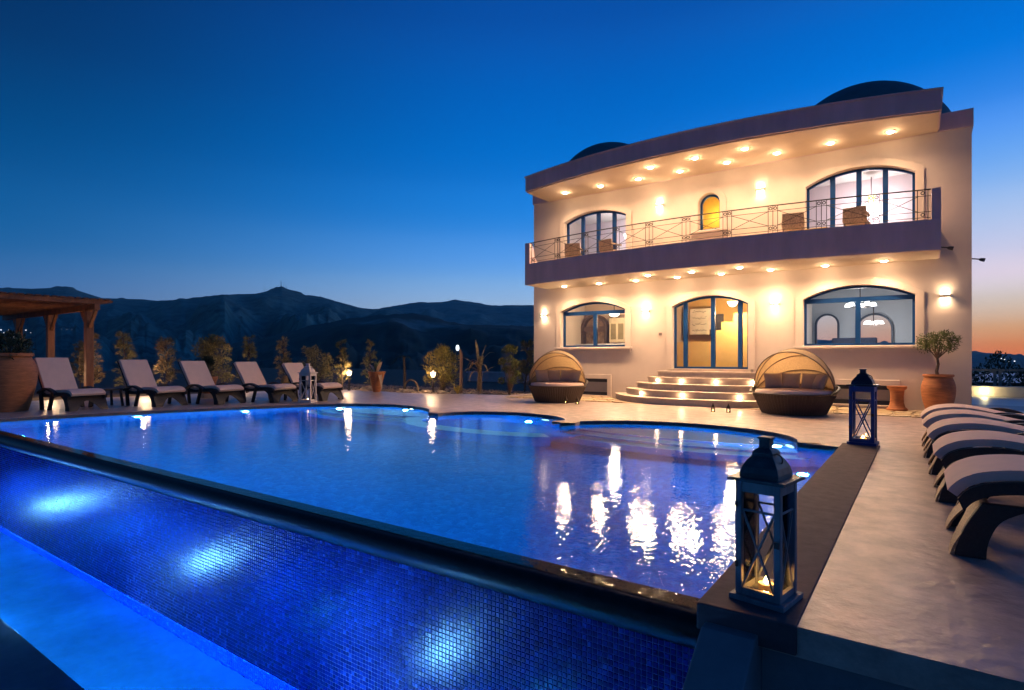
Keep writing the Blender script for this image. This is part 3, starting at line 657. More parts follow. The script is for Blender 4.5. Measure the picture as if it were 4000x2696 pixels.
# ------------------------------------------------------------------ loungers
def lounger(x, y, rz, ztop, label, group, flat_=False):
    """local +x is the foot end; origin on the ground under the foot edge"""
    t = thing("sun_lounger", label, "sun lounger", (x, y, 0), rz, group)
    W_ = .36
    if not flat_: seat = [(.02, .34), (-.05, .395), (-.2, .425), (-.45, .42), (-.7, .385), (-.95, .37), (-1.16, .40)]
    else: seat = [(.02, .36), (-.04, .43), (-.16, .48), (-.38, .50), (-.65, .46), (-.95, .40), (-1.2, .40)]
    bx = -1.62 if not flat_ else -2.0
    back = [(-1.16, .40), (bx, ztop - .03)] if not flat_ else [(-1.2, .40), (-2.0, .5)]
    def slab_along(pts, th, w):
        top = []; bot = []
        for i, p in enumerate(pts):
            a = pts[max(i - 1, 0)]; b = pts[min(i + 1, len(pts) - 1)]
            d = Vector((b[0] - a[0], b[1] - a[1])).normalized(); nn = Vector((d.y, -d.x))
            if nn.y < 0: nn = -nn
            top.append((p[0] + nn.x * th, p[1] + nn.y * th)); bot.append(p)
        return MB().slab(bot + top[::-1], [], -w, w, lambda a, b, q: (a, q, b))
    cs = catmull(seat, 5)
    obj("seat_cushion", slab_along(cs, .062, W_), cushion, t, smooth=True, bevel=.018)
    obj("back_cushion", slab_along(back, .085, W_ - .005), cushion, t, bevel=.02)
    obj("back_panel", slab_along([(-1.15, .37), (back[1][0] - .025, back[1][1] - .01)], .022, W_ + .012), wicker, t)
    # side frames: a wavy rail that runs down into a curved foot leg
    rail_top = [(p[0], p[1] - .004) for p in cs]
    low = [(p[0] * .985 - .03, p[1] - .075) for p in cs]
    for s_ in (-1, 1):
        y0, y1 = (W_ + .002, W_ + .055) if s_ > 0 else (-W_ - .055, -W_ - .002)
        obj("side_rail", MB().slab(rail_top + low[::-1], [], y0, y1, lambda a, b, q: (a, q, b)), wicker, t, bevel=.008)
        foot = catmull([(-.10, .345), (-.03, .22), (.015, .1), (.035, .0)], 5)
        inner = catmull([(-.12, .0), (-.135, .12), (-.20, .25), (-.36, .345)], 5)
        obj("leg", MB().slab(foot + inner, [], y0 - .001, y1 + .001, lambda a, b, q: (a, q, b)), wicker, t, bevel=.006)
        arm = catmull([(-1.2, .42), (-1.0, .50), (-.8, .52), (-.6, .47), (-.46, .40)], 5); armb = [(p[0] + .0, p[1] - .055) for p in arm]
        obj("armrest", MB().slab(arm + armb[::-1], [], y0 + s_ * .002 + (.03 if s_ > 0 else -.06), y1 + s_ * .002 + (.06 if s_ > 0 else -.03), lambda a, b, q: (a, q, b)), wicker, t, bevel=.01)
        for a, b, c, d_ in ((-.62, .42, -.74, 0), (-1.14, .42, -1.06, 0)):
            obj("leg", MB().beam((a, (y0 + y1) / 2 + s_ * .03, b), (c, (y0 + y1) / 2 + s_ * .045, d_), .05, .075), wicker, t, bevel=.006)
    # woven foot apron with an arched cut-out
    ap = [(-W_ - .05, 0.0), (-W_ + .10, 0.0)] + [(-.23 + .46 * k / 12, .03 + .19 * sin(pi * k / 12)) for k in range(13)] + [(W_ - .10, 0.0), (W_ + .05, 0.0)] + [(W_ + .05, .335 * k / 6) for k in range(1, 7)] + [(-W_ - .05, .335 * k / 6) for k in range(6, 0, -1)]
    obj("foot_apron", MB().slab(ap, [], 0, .03, lambda a, b, q: (.045 + q * .5 - .19 * (b / .345) ** 1.35, a, b)), wicker_tan if flat_ else wicker, t)
    obj("cross_rail", MB().beam((-.9, -W_, .32), (-.9, W_, .32), .05, .05), wicker, t)
    return t
wicker_tan = M("woven_wicker_panel", (.40, .27, .16), .55, var=.3, vs=70, bump=.8, bs=150, dist=.004)
LA = R(9)
GL = "white cushioned loungers along the left side of the pool"
for (x, y, zt, lab) in ((-15.9, 5.35, 1.22, "lounger with raised back beside the big terracotta pot, nearest the pergola"),
                        (-15.5, 7.0, 1.16, "second lounger from the left, right of the dark side table"),
                        (-14.94, 8.25, 1.12, "middle lounger of the left row, in front of the small potted bush"),
                        (-14.3, 9.42, 1.09, "fourth lounger in the left row, next to the white lantern's left"),
                        (-13.8, 10.6, 1.05, "farthest lounger of the left row, partly behind the white lantern")):
    lounger(x, y, LA, zt, lab, GL)
GR = "loungers seen foot on at the right edge"
for (y, x, lab) in ((5.0, .205, "nearest right hand lounger with woven foot panel, cut off by the picture edge"), (6.6, .155, "second nearest of the right hand loungers"), (8.0, .12, "middle one of the right hand loungers"),
                    (9.2, .08, "second farthest of the right hand loungers"), (10.3, .06, "farthest right hand lounger, in front of the big olive pot")):
    lounger(x, y, pi, .5, lab, GR, True)
def side_table(x, y, lab):
    t = thing("side_table", lab, "side table", (x, y, 0), R(9), "dark wicker side tables")
    obj("table_top", MB().box(-.24, .24, -.24, .24, .40, .45), wicker, t, bevel=.008)
    for sx in (-1, 1):
        for sy in (-1, 1): obj("leg", MB().beam((sx * .2, sy * .2, .398), (sx * .235, sy * .235, 0), .045, .045), wicker, t)
side_table(-16.75, 6.05, "dark wicker side table between the two leftmost loungers"); side_table(-15.15, 10.0, "dark wicker side table between the two farthest left loungers")
dm = thing("dome_candle_holder", "small amber dome shaped candle holder on the far side table", "candle holder", (-15.15, 10.0, .452))
obj("dome", MB().lathe([(.13, 0), (.135, .06), (.115, .15), (.07, .22), (.01, .25)], 16), M("amber_ceramic", (.55, .30, .10), .6, trans=.3), dm, smooth=True); obj("base", MB().lathe([(.16, -.001), (.16, .012), (.13, .014)], 16), iron, dm)

# ------------------------------------------------------------------ round daybeds with folding canopies
weave_c = M("canopy_weave", (.62, .44, .24), .8, var=.15, vs=50, bump=.3, bs=120, trans=.35)
def daybed(x, y, rz, s_, label):
    t = thing("daybed", label, "daybed", (x, y, 0), rz, "round canopied daybeds on the terrace")
    base = MB().lathe([(.60 * s_, 0), (.62 * s_, .03), (.78 * s_, .42), (.80 * s_, .45), (.76 * s_, .46), (.72 * s_, .40)], 48, sy=.88)
    b = obj("base", base, daybed_wicker, t, smooth=True)
    obj("base_ribs", merge_ribs(s_), daybed_wicker, b)
    back = MB()
    n = 30
    for k in range(n + 1):
        a = R(-18 + 216 * k / n); h = .20 * sin(max(0, min(1, (k / n))) * pi) ** .6 + .02
        for rr, z in ((.80, .44), (.86, .44 + h), (.82, .445 + h), (.76, .44)): back.v.append((rr * s_ * cos(a), rr * s_ * sin(a) * .9, z))
    back.f += [(k * 4 + i, k * 4 + (i + 1) % 4, (k + 1) * 4 + (i + 1) % 4, (k + 1) * 4 + i) for k in range(n) for i in range(4)]
    obj("backrest", back, daybed_wicker, t, smooth=True)
    obj("mattress", MB().lathe([(.5 * s_, .40), (.72 * s_, .42), (.745 * s_, .47), (.72 * s_, .52), (.5 * s_, .535), (.02, .54)], 40, sy=.88), cushion, t, smooth=True)
    # canopy shells: each between two hoops turned about the side pivots
    def hoop(ang, r, hz):
        return [(r * cos(pi * k / 24), -r * .98 * sin(pi * k / 24) * cos(R(ang)), .5 + hz * sin(pi * k / 24) * sin(R(ang))) for k in range(25)]
    angs = [66, 94, 122, 150, 176]
    for i, a in enumerate(angs):
        obj("canopy_hoop", MB().tube(hoop(a, (.79 - .008 * i) * s_, .93 - .012 * i), .013, 6), M("tan_frame", (.22, .15, .09), .5), t, smooth=True)
    for i in range(len(angs) - 1):
        mb = MB(); m = 4
        for q in range(m + 1):
            a = angs[i] + (angs[i + 1] - angs[i]) * q / m; sag = 1 - .02 * sin(pi * q / m)
            mb.v += hoop(a, (.785 - .008 * i) * s_ * sag, (.925 - .012 * i) * sag)
        mb.f += [(q * 25 + k, q * 25 + k + 1, (q + 1) * 25 + k + 1, (q + 1) * 25 + k) for q in range(m) for k in range(24)]
        obj("canopy_panel", mb, weave_c, t, smooth=True)
    def pillow(px, py, w, h, rz_, tilt):
        mb = MB(); nn = 10
        for sd in (1, -1):
            for i in range(nn + 1):
                for j in range(nn + 1):
                    u = -1 + 2 * i / nn; v = -1 + 2 * j / nn
                    e = (1 - u ** 4) * (1 - v ** 4); pin = 1 - .10 * (1 - abs(v)) * 0 - .07 * (1 - u * u) * abs(v) ** 3
                    mb.v.append((u * w * (1 - .06 * (1 - v * v)), sd * (.075 * e ** .6), v * h * pin))
        N_ = (nn + 1) ** 2
        for s2 in range(2):
            for i in range(nn):
                for j in range(nn):
                    a = s2 * N_ + i * (nn + 1) + j; mb.f.append((a, a + 1, a + nn + 2, a + nn + 1))
        mb.xform(Matrix.Translation((px, py, .54 + h * .93)) @ Matrix.Rotation(rz_, 4, 'Z') @ Matrix.Rotation(tilt, 4, 'X'))
        return mb
    for (px, py, rz_, ti) in ((-.46, .16, .7, -.35), (-.17, .34, .12, -.3), (.22, .33, -.15, -.35), (.48, .12, -.75, -.4)):
        obj("cushion", pillow(px * s_, py * s_, .2, .18, rz_, ti), cushion_taupe, t, smooth=True)
    for sx in (-1, 1): obj("foot", MB().lathe([(.04, -.001), (.04, .004)], 8, (sx * .3 * s_, -.3 * s_, 0)), iron, t)
    return t
def merge_ribs(s_):
    mb = MB()
    for k in range(72):
        a = 2 * pi * k / 72
        p = [(r * s_ * cos(a), r * s_ * sin(a) * .88, z) for r, z in ((.612, .02), (.70, .22), (.786, .42))]
        mb.tube(p, .011 * s_, 4)
    for z in (.08, .2, .32): pass
    return mb
daybed(-8.25, 13.85, R(20), 1.0, "smaller round wicker daybed with amber canopy near the villa's left corner")
daybed(-2.3, 13.95, R(-10), 1.06, "larger round wicker daybed with amber canopy right of the villa steps")

# ------------------------------------------------------------------ lanterns
candle_m = M("candle_wax", (.8, .62, .35), .6, trans=.4); flame_m = emit("candle_flame", (1, .62, .2), 45)
def lantern(x, y, rz, w, hb, ht, wm, roofm, label, cw, glassy=True, power=2.0):
    """w: half width of the body, hb: body height, ht: overall height"""
    t = thing("lantern", label, "lantern", (x, y, 0), rz, "candle lanterns around the pool")
    g = .03 if w > .1 else .012; p = w * .29
    obj("base", MB().box(-w - g * .8, w + g * .8, -w - g * .8, w + g * .8, .002, hb * .055), wm, t, bevel=.004)
    z0 = hb * .055; z1 = hb
    for sx in (-1, 1):
        for sy in (-1, 1):
            cx, cy_ = sx * (w - p / 2), sy * (w - p / 2)
            obj("post", MB().box(cx - p / 2, cx + p / 2, cy_ - p / 2, cy_ + p / 2, z0 + .001, z1), wm, t, bevel=.003)
    ang = 0
    for q in range(4):
        Mx = Matrix.Rotation(q * pi / 2, 4, 'Z')
        iw = w - p
        for za, zb_ in ((z0 + .001, z0 + hb * .06), (z1 - hb * .09, z1 - .001)): obj("frame_rail", MB().box(-iw, iw, -w + .004, -w + .004 + p * .6, za, zb_).xform(Mx), wm, t)
        zb = z0 + hb * .06; zt = z1 - hb * .24; zz = z1 - hb * .09
        r = w * .058
        yy = -w + .012
        obj("cross_bar", MB().tube([(-iw, yy, zb), (iw, yy, zt)], r, 5).xform(Mx), wm, t); obj("cross_bar", MB().tube([(iw, yy, zb), (-iw, yy, zt)], r, 5).xform(Mx), wm, t)
        obj("cross_bar", MB().tube([(-iw, yy, zt), (iw, yy, zt)], r, 5).xform(Mx), wm, t)
        if glassy: obj("pane", MB().box(-iw, iw, -w + .026, -w + .029, zb, zz).xform(Mx), glass_m, t)
    obj("eaves", MB().box(-w - g, w + g, -w - g, w + g, z1 + .001, z1 + hb * .03), roofm, t, bevel=.003)
    hr = ht - z1; e = w * .96
    pr = [(.90, .03), (.89, .13), (.82, .27), (.67, .41), (.51, .52), (.48, .56), (.48, .61), (.38, .67), (.27, .71), (.25, .73), (.25, .92), (.32, .935), (.32, .965), (.2, .98)]
    roof = MB()
    for a, b in pr:
        for sx, sy in ((-1, -1), (1, -1), (1, 1), (-1, 1)): roof.v.append((sx * e * a, sy * e * a, z1 + hb * .031 + hr * (b - .03)))
    roof.f += [(i * 4 + k, i * 4 + (k + 1) % 4, (i + 1) * 4 + (k + 1) % 4, (i + 1) * 4 + k) for i in range(len(pr) - 1) for k in range(4)] + [tuple(range(len(roof.v) - 4, len(roof.v)))]
    obj("roof", roof, roofm, t, bevel=.004)
    obj("handle_ring", MB().tube([(e * (.48 + .28 * sin(2 * pi * k / 14)), 0, z1 + hr * .50 + e * .28 * cos(2 * pi * k / 14)) for k in range(15)], w * .035, 6), iron, t)
    if w > .1:
        for zz in (hb * .28, hb * .78): obj("hinge", MB().box(-w + p * .1, -w + p * .5, -w - .008, -w - .001, zz, zz + hb * .05), iron, t)
        obj("latch", MB().box(w - p * .8, w - p * .1, -w - .012, -w - .001, hb * .5, hb * .55), iron, t)
    ch = .045 if w > .1 else .02
    c = obj("candle", MB().lathe([(cw, 0), (cw, ch), (cw * .85, ch * .85), (.001, ch * .8)], 18, (0, 0, z0 + .003)), candle_m, t, smooth=True)
    obj("flame", MB().lathe([(.004, 0), (.014 if w > .1 else .004, .008), (.010 if w > .1 else .003, .02), (.001, .04 if w > .1 else .014)], 8, (0, 0, z0 + ch)), flame_m, c)
    lamp('POINT', (0, 0, z0 + ch + .03), power, (1, .36, .07), t, size=.012, name="candle_light")
    return t
wash_blue = M("blue_washed_timber", (.20, .25, .29), .6, vs=12, bump=.3, bs=30, c2=(.09, .12, .16), stretch=(1, 1, .25))
wash_roof = M("dark_blue_tin", (.045, .085, .105), .45, metal=.3, var=.3, vs=9, bump=.2, bs=18)
deep_blue = M("deep_blue_timber", (.02, .06, .28), .5, var=.2, vs=8)
deep_roof = M("dark_navy_tin", (.012, .022, .05), .4, metal=.3)
white_wash = M("whitewashed_timber", (.68, .60, .58), .65, var=.1, vs=9)
lantern(-.655, 3.20, R(-10), .113, .615, .83, wash_blue, wash_roof, "large blue weathered lantern with burning tea light on the near coping corner", .036, power=4.5)
lantern(-.68, 9.62, R(-3), .155, .83, 1.06, deep_blue, deep_roof, "tall dark blue lantern at the far end of the right coping strip", .04, power=4.5)
lantern(-13.55, 9.62, R(25), .165, .80, 1.05, white_wash, white_wash, "tall white lantern standing before the farthest left loungers", .04, power=.15)
tiny_dark = M("dark_bronze", (.07, .05, .035), .5, metal=.4)
for x, y, lab in ((-7.73, 13.42, "tiny dark lantern touching the left daybed's base"), (-7.35, 13.36, "tiny dark lantern just right of the left daybed"), (-3.85, 13.33, "tiny dark lantern before the steps, the one farther from the right daybed"), (-3.52, 13.35, "tiny dark lantern before the steps, nearest the right daybed")):
    lantern(x, y, .2, .042, .10, .20, tiny_dark, tiny_dark, lab, .015, False, .05)

# ------------------------------------------------------------------ pots
def pot(x, y, prof, label, rz=0, name="terracotta_pot", parts=True):
    t = thing(name, label, "pot", (x, y, 0), rz)
    obj("body", MB().lathe(prof, 40), terracotta, t, smooth=True)
    return t
def jar(rb, rm, rr, h, zm=.68):
    out = [(rb * .96, .0), (rb, .02)]
    for k in range(1, 13):
        z = h * zm * k / 12; out.append((rb + (rm - rb) * sin(pi / 2 * k / 12) ** 1.15, z))
    for k in range(1, 7):
        a = k / 6; out.append((rr * .93 + (rm - rr * .93) * cos(pi / 2 * a), h * (zm + (.93 - zm) * a)))
    out += [(rr * 1.04, h * .945), (rr * 1.06, h * .97), (rr * 1.03, h), (rr * .86, h), (rr * .84, h * .93), (.02, h * .9)]
    return out
p0 = pot(-17.1, 4.2, jar(.36, .525, .44, 1.33), "huge ribbed terracotta jar at the left edge beside the first lounger")
p1 = pot(-15.75, 14.0, [(.12, 0), (.13, .02), (.27, .62), (.31, .68), (.31, .72), (.26, .72), (.25, .66), (.02, .64)], "tapered terracotta pot with broad cactus pads at the garden's edge")
p2 = pot(-17.6, 9.0, [(.15, 0), (.16, .02), (.24, .38), (.275, .44), (.27, .50), (.23, .50), (.22, .46), (.02, .44)], "small terracotta flowerpot behind the middle left loungers")
p2.location.z = .14
obj("plinth", MB().box(-.2, .2, -.2, .2, -.14, -.002), rockm, p2)
p3 = pot(.30, 15.75, jar(.215, .315, .27, .86, .62), "tall terracotta jar holding the olive tree by the villa's right corner")
ped = thing("pedestal", "terracotta pedestal stool by the right cellar window", "pedestal", (-.46, 15.9, 0))
obj("body", MB().lathe([(.21, 0), (.21, .06), (.16, .10), (.135, .2), (.13, .34), (.145, .48), (.19, .52), (.20, .575), (.0, .58)], 28), terracotta, ped, smooth=True)

# ------------------------------------------------------------------ pergola
pg = thing("pergola", "orange lit timber pergola with slatted roof behind the leftmost lounger", "pergola", (-20.9, 7.0, 0))
def G(mb): return mb.xform(Matrix.Translation((20.9, -7.0, 0)))
for x in (-20.9, -24.2, -27.5):
    for y in (7.05, 3.2):
        obj("post", G(MB().box(x - .1, x + .1, y - .1, y + .1, -.03, 2.66)), wood, pg, bevel=.01)
        for s_ in (-1, 1): obj("brace", G(MB().beam((x + s_ * .09, y, 2.15), (x + s_ * .56, y, 2.66), .08, .08)), wood, pg)
for y in (7.05, 3.2): obj("beam", G(MB().box(-29.2, -20.25, y - .07, y + .07, 2.662, 2.83)), wood, pg, bevel=.008)
x = -20.4
while x > -29.2:
    obj("rafter", G(MB().slab([(2.2, 2.835), (7.2, 2.835), (7.5, 2.90), (7.5, 2.97), (2.2, 2.97)], [], x - .04, x + .04, lambda a, b, q: (q, a, b))), wood, pg); x -= .62
y = 2.4
while y < 7.45:
    obj("slat", G(MB().box(-29.3, -20.25, y - .06, y + .06, 2.972, 3.0)), wood, pg); y += .19

# ------------------------------------------------------------------ garden lamps
def garden_lamp(x, y, lab, pw=22):
    t = thing("garden_lamp", lab, "garden lamp", (x, y, 0), 0, "low garden lamps along the terrace edge")
    obj("post", MB().lathe([(.06, 0), (.06, .03), (.026, .05), (.026, .52), (.05, .54)], 12), iron, t)
    obj("shade", MB().lathe([(.055, .545), (.095, .70), (.02, .71)], 12), shade_m, t, smooth=True)
    obj("cap", MB().lathe([(.11, .712), (.09, .735), (.02, .76)], 12), iron, t)
    lamp('POINT', (0, 0, .85), pw * .4, WARM, t, size=.05, name="garden_lamp_light"); lamp('POINT', (0, -.13, .62), pw * .6, WARM, t, size=.05, name="garden_lamp_light")
garden_lamp(-17.3, 14.05, "glowing low lamp left of the cactus pot", 34); garden_lamp(-13.75, 14.75, "glowing low lamp in front of the yellow lit bush", 40)
garden_lamp(-21.6, 6.4, "low lamp hidden behind the leftmost lounger's back", 40); garden_lamp(-20.6, 8.6, "low lamp hidden behind the second left lounger", 45); garden_lamp(-19.2, 11.2, "low lamp hidden behind the fourth left lounger", 40)
sl = thing("street_lamp", "slim timber lamp post with white lit head among the garden plants", "street lamp", (-12.95, 15.3, 0))
obj("pole", MB().tube([(0, 0, -.02), (0, 0, 1.3), (-.03, -.02, 1.5)], [.055, .05, .04], 8), M("lamp_pole_timber", (.22, .13, .09), .7), sl)
obj("lamp_head", MB().lathe([(.02, -.1), (.055, -.06), (.06, .03), (.03, .09), (.005, .10)], 12, (-.12, -.05, 1.55)), emit("white_lamp", (.8, .92, 1.0), 2.2), sl, smooth=True)
obj("bracket", MB().tube([(-.03, -.02, 1.5), (-.08, -.03, 1.66), (-.12, -.05, 1.645)], .014, 6), iron, sl)
# flagstone strip along the villa's foot
fs = struct("flagstone_bed", sheet([(-10.5, 14.4), (.85, 14.4), (.85, 16.2), (-10.5, 16.2)], .004), M("strip_mortar", (.36, .28, .19), .9, bump=.4, bs=30))
flag_ms = [M("flagstone_ochre", (.56, .42, .24), .6, var=.12, vs=8, bump=.3, bs=20), M("flagstone_sand", (.62, .50, .34), .6, var=.12, vs=8, bump=.3, bs=20), M("flagstone_brown", (.42, .31, .20), .6, var=.12, vs=8, bump=.3, bs=20)]
gx = 32; gy = 6
jx = [[(-10.5 + 11.35 * i / gx + (random.uniform(-.11, .11) if 0 < i < gx else 0) + (.12 if j % 2 else 0) * (0 < i < gx), 14.4 + 1.8 * j / gy + (random.uniform(-.08, .08) if 0 < j < gy else random.uniform(-.05, .03) if j == 0 else 0)) for i in range(gx + 1)] for j in range(gy + 1)]
for j in range(gy):
    for i in range(gx):
        q = [jx[j][i], jx[j][i + 1], jx[j + 1][i + 1], jx[j + 1][i]]
        cx = sum(p[0] for p in q) / 4; cy_ = sum(p[1] for p in q) / 4
        if ((cx + 4.8) / 2.85) ** 2 + ((cy_ - 16.2) / 2.0) ** 2 < 1 or (cx > -7.6 and cx < -2.0 and cy_ > 15.8): continue
        if random.random() < .0: continue
        q = [(cx + (p[0] - cx) * .87, cy_ + (p[1] - cy_) * .87) for p in q]
        m4 = []
        for k in range(4):
            a, b = q[k], q[(k + 1) % 4]
            m4 += [(a[0] * .8 + b[0] * .2, a[1] * .8 + b[1] * .2), (a[0] * .2 + b[0] * .8, a[1] * .2 + b[1] * .8)]
        obj("flagstone", MB().prism(m4, .0, .018 + random.uniform(0, .008)), random.choice(flag_ms), fs)
# ------------------------------------------------------------------ plants
def leafmat(n, c, tr=.3): return M(n, c, .6, var=.35, vs=9, trans=tr)
lf_olive = leafmat("olive_leaf", (.13, .155, .05)); lf_pale = leafmat("dusty_leaf", (.34, .30, .12)); lf_dark = leafmat("dark_leaf", (.05, .075, .04)); lf_yellow = leafmat("yellow_green_leaf", (.42, .34, .08)); lf_dry = leafmat("dry_frond", (.42, .32, .15))
def leaves(n, shape, ln, wd, up=.3, rnd=random):
    """n folded leaves; shape() gives (point, outward direction)"""
    mb = MB()
    for _ in range(n):
        p, d = shape()
        d = Vector(d) + Vector((rnd.gauss(0, .5), rnd.gauss(0, .5), rnd.gauss(up, .4)))
        d.normalize(); s = d.cross(Vector((rnd.gauss(0, 1), rnd.gauss(0, 1), rnd.gauss(0, 1)))).normalized()
        k = rnd.uniform(.6, 1.3); l = ln * k; w = wd * k; p = Vector(p); nn = s.cross(d)
        mb.add([p, p + d * l * .5 + s * w + nn * w * .4, p + d * l, p + d * l * .5 - s * w + nn * w * .4], [(0, 1, 2), (0, 2, 3)])
    return mb
def clumped(cs, r):
    """leaf points gathered in clumps round the twig ends cs"""
    def f():
        c = random.choice(cs); d = Vector((random.gauss(0, 1), random.gauss(0, 1), random.gauss(0, 1))).normalized()
        return Vector(c) + d * r * random.random() ** .5, d
    return f
def bush(x, y, label, rad, h, m, n=1500, nc=26, ln=.09, wd=.016, z0=.0, cat="bush", name="bush", up=.4):
    t = thing(name, label, cat, (x, y, 0))
    cs = []; st = MB()
    for _ in range(nc):
        a = random.uniform(0, 2 * pi); u = random.random() ** .5; z = random.uniform(.25, 1)
        e = sin(pi * (.12 + .8 * z)) ** .7
        c = Vector((rad * e * u * cos(a) * 1.05, rad * e * u * sin(a), z0 + h * z)); cs.append(c)
        st.tube([(0, 0, z0 - .03), (c.x * .4, c.y * .4, z0 + h * z * .5), c], [.014, .009, .004], 4)
    obj("stems", st, bark, t); obj("foliage", leaves(n, clumped(cs, rad * .27), ln, wd, up), m, t)
    return t
def plume(x, y, label, h, r, m, n=900, lean=(0, 0), ln=.14):
    """slim upright shrub: a leaning leader with drooping side sprays of narrow leaves"""
    t = thing("columnar_shrub", label, "shrub", (x, y, 0), 0, "slim feathery shrubs behind the loungers")
    tip = Vector((lean[0] + random.uniform(-.08, .08), lean[1], h)); mid = tip * .5 + Vector((random.uniform(-.07, .07), 0, 0))
    P_ = lambda z: mid * (z * 2) if z < .5 else mid + (tip - mid) * (z * 2 - 1)
    st = MB().tube([(0, 0, -.03), mid, tip], [.03, .02, .006], 5); pts = []
    for k in range(int(n / 16)):
        z = random.uniform(.08, .98); a = random.uniform(0, 2 * pi); L_ = r * random.uniform(.35, .95) * (1.05 - z) ** .6 + .04
        b = P_(z); e = b + Vector((cos(a) * L_, sin(a) * L_, L_ * random.uniform(.6, 1.9)))
        f_ = e + Vector((cos(a) * L_ * .4, sin(a) * L_ * .4, -L_ * .25))
        st.tube([b, e, f_], [.006, .004, .002], 3)
        pts += [(b + (e - b) * q, (cos(a), sin(a), .5)) for q in (.4, .6, .8, 1)] + [(e + (f_ - e) * q, (cos(a), sin(a), -.4)) for q in (.4, .8, 1)]
    obj("stem", st, bark, t); obj("foliage", leaves(int(n * 1.7), lambda: random.choice(pts), ln, .011, .35), m, t)
plume(-21.2, 7.2, "slim feathery shrub right beside the pergola's right post", 1.9, .28, lf_dry)
plume(-21.9, 8.5, "slim shrub rising behind the second lounger's back", 1.98, .24, lf_pale, lean=(-.12, -.1))
plume(-20.7, 9.2, "slim shrub between the second and third loungers", 1.85, .28, lf_dry, lean=(-.1, 0))
plume(-18.9, 11.0, "wispy shrub between the fourth and fifth loungers", 1.85, .2, lf_pale, lean=(.15, .05))
plume(-19.1, 12.5, "thin shrub rising behind the farthest lounger's back", 1.9, .2, lf_dry, 700)
plume(-17.5, 13.9, "thin dark shrub right of the round grey green bush", 1.75, .2, lf_pale, 600)
plume(-17.2, 15.0, "dim thin shrub behind the left glowing garden lamp", 1.8, .2, lf_pale, 500)
plume(-11.4, 16.9, "dim wispy shrub just left of the villa behind the daybed", 1.75, .3, lf_pale, 900, (.1, 0))
plume(-26.0, 8.5, "dim shrub seen under the pergola between its posts", 1.7, .3, lf_dry, 800)
plume(-24.5, 5.2, "dim shrub above the huge jar at the left edge", 1.75, .4, lf_pale, 900)
bush(-19.6, 10.2, "large golden leaved bush above the small flowerpot", .62, 1.85, lf_pale, 2600, 36, .10, .022)
bush(-17.9, 13.0, "round grey green bush behind the white lantern", .62, 1.5, lf_pale, 2400, 34, .10, .014)
bush(-14.0, 15.5, "yellow lit spiky bush behind the right garden lamp", .58, 1.5, lf_yellow, 2600, 34, .13, .012, up=.7)
fb = bush(-10.9, 15.3, "green potted shrub peeping over the left daybed's canopy", .32, 1.55, lf_olive, 1100, 20, .09, .02)
pt = bush(-17.6, 9.0, "dark leafy plant growing in the small flowerpot", .2, .62, lf_dark, 600, 14, .10, .02, z0=.56, cat="potted plant", name="potted_plant")
bush(-17.1, 4.2, "dark tangled plant growing out of the huge jar", .40, .55, lf_dark, 900, 20, .12, .02, z0=1.15, cat="potted plant", name="potted_plant")
# olive tree in the tall jar
ot = thing("olive_tree", "small round headed olive tree growing from the tall jar", "olive tree", (.30, 15.75, .78))
obj("trunk", MB().tube([(0, 0, -.02), (-.03, 0, .15), (.0, .01, .3), (-.02, 0, .45)], [.04, .033, .028, .024], 7), bark, ot)
cs = []
for k in range(26):
    a = random.uniform(0, 2 * pi); el_ = random.uniform(-.35, 1); r_ = random.uniform(.55, 1)
    c = Vector((.34 * r_ * cos(a) * cos(el_), .3 * r_ * sin(a) * cos(el_), .72 + .27 * r_ * sin(el_))); cs.append(c)
    if k < 14: obj("limb", MB().tube([(-.02, 0, .42), (c.x * .45, c.y * .45, .56), c], [.016, .011, .004], 5), bark, ot)
obj("crown", leaves(1900, clumped(cs, .11), .055, .010, .15), lf_olive, ot)
# broad leaf plants built frond by frond
def blade(pts, w, m, parent, name="frond", fold=.25):
    mb = MB(); n = len(pts)
    for i, p in enumerate(pts):
        p = Vector(p); a = Vector(pts[max(i - 1, 0)]); b = Vector(pts[min(i + 1, n - 1)]); d = (b - a).normalized()
        s = d.cross(Vector((0, 0, 1)));
        s = s.normalized() if s.length > .01 else Vector((1, 0, 0))
        ww = w * (sin(pi * (.08 + .90 * i / (n - 1))) ** .7); up_ = s.cross(d)
        mb.v += [tuple(p - s * ww + up_ * ww * fold), tuple(p), tuple(p + s * ww + up_ * ww * fold)]
    mb.f += [(i * 3 + k, i * 3 + k + 1, i * 3 + k + 4, i * 3 + k + 3) for i in range(n - 1) for k in (0, 1)]
    return obj(name, mb, m, parent, smooth=True)
def arch_blade(a, l, h, droop, w, m, parent, z0=0, name="frond"):
    pts = [(l * t * cos(a), l * t * sin(a), z0 + h * t - droop * t ** 2.5) for t in [k / 8 for k in range(9)]]
    return blade(pts, w, m, parent, name)
bp_ = thing("banana_palm", "tall plant with arching dry fronds left of the villa's daybed", "palm", (-12.4, 15.6, 0))
obj("trunk", MB().tube([(0, 0, -.03), (.02, 0, .4), (.05, 0, .85)], [.09, .08, .06], 8), bark, bp_)
for k in range(17):
    a = R(180 + random.uniform(-70, 70)) if k % 3 else random.uniform(0, 2 * pi)
    arch_blade(a, random.uniform(.4, .75), random.uniform(.3, 1.0), random.uniform(.2, .75), .045, lf_dry, bp_, random.uniform(.45, 1.0))
arch_blade(R(150), .32, 1.05, .12, .05, lf_dry, bp_, .9); arch_blade(R(20), .25, .9, .1, .05, lf_dry, bp_, .85)
dp = thing("young_palm", "slim dim palm trunk right of the cactus pot", "palm", (-16.0, 15.6, 0))
obj("trunk", MB().tube([(0, 0, -.03), (0, 0, .7), (-.04, 0, 1.25)], [.055, .045, .04], 7), bark, dp)
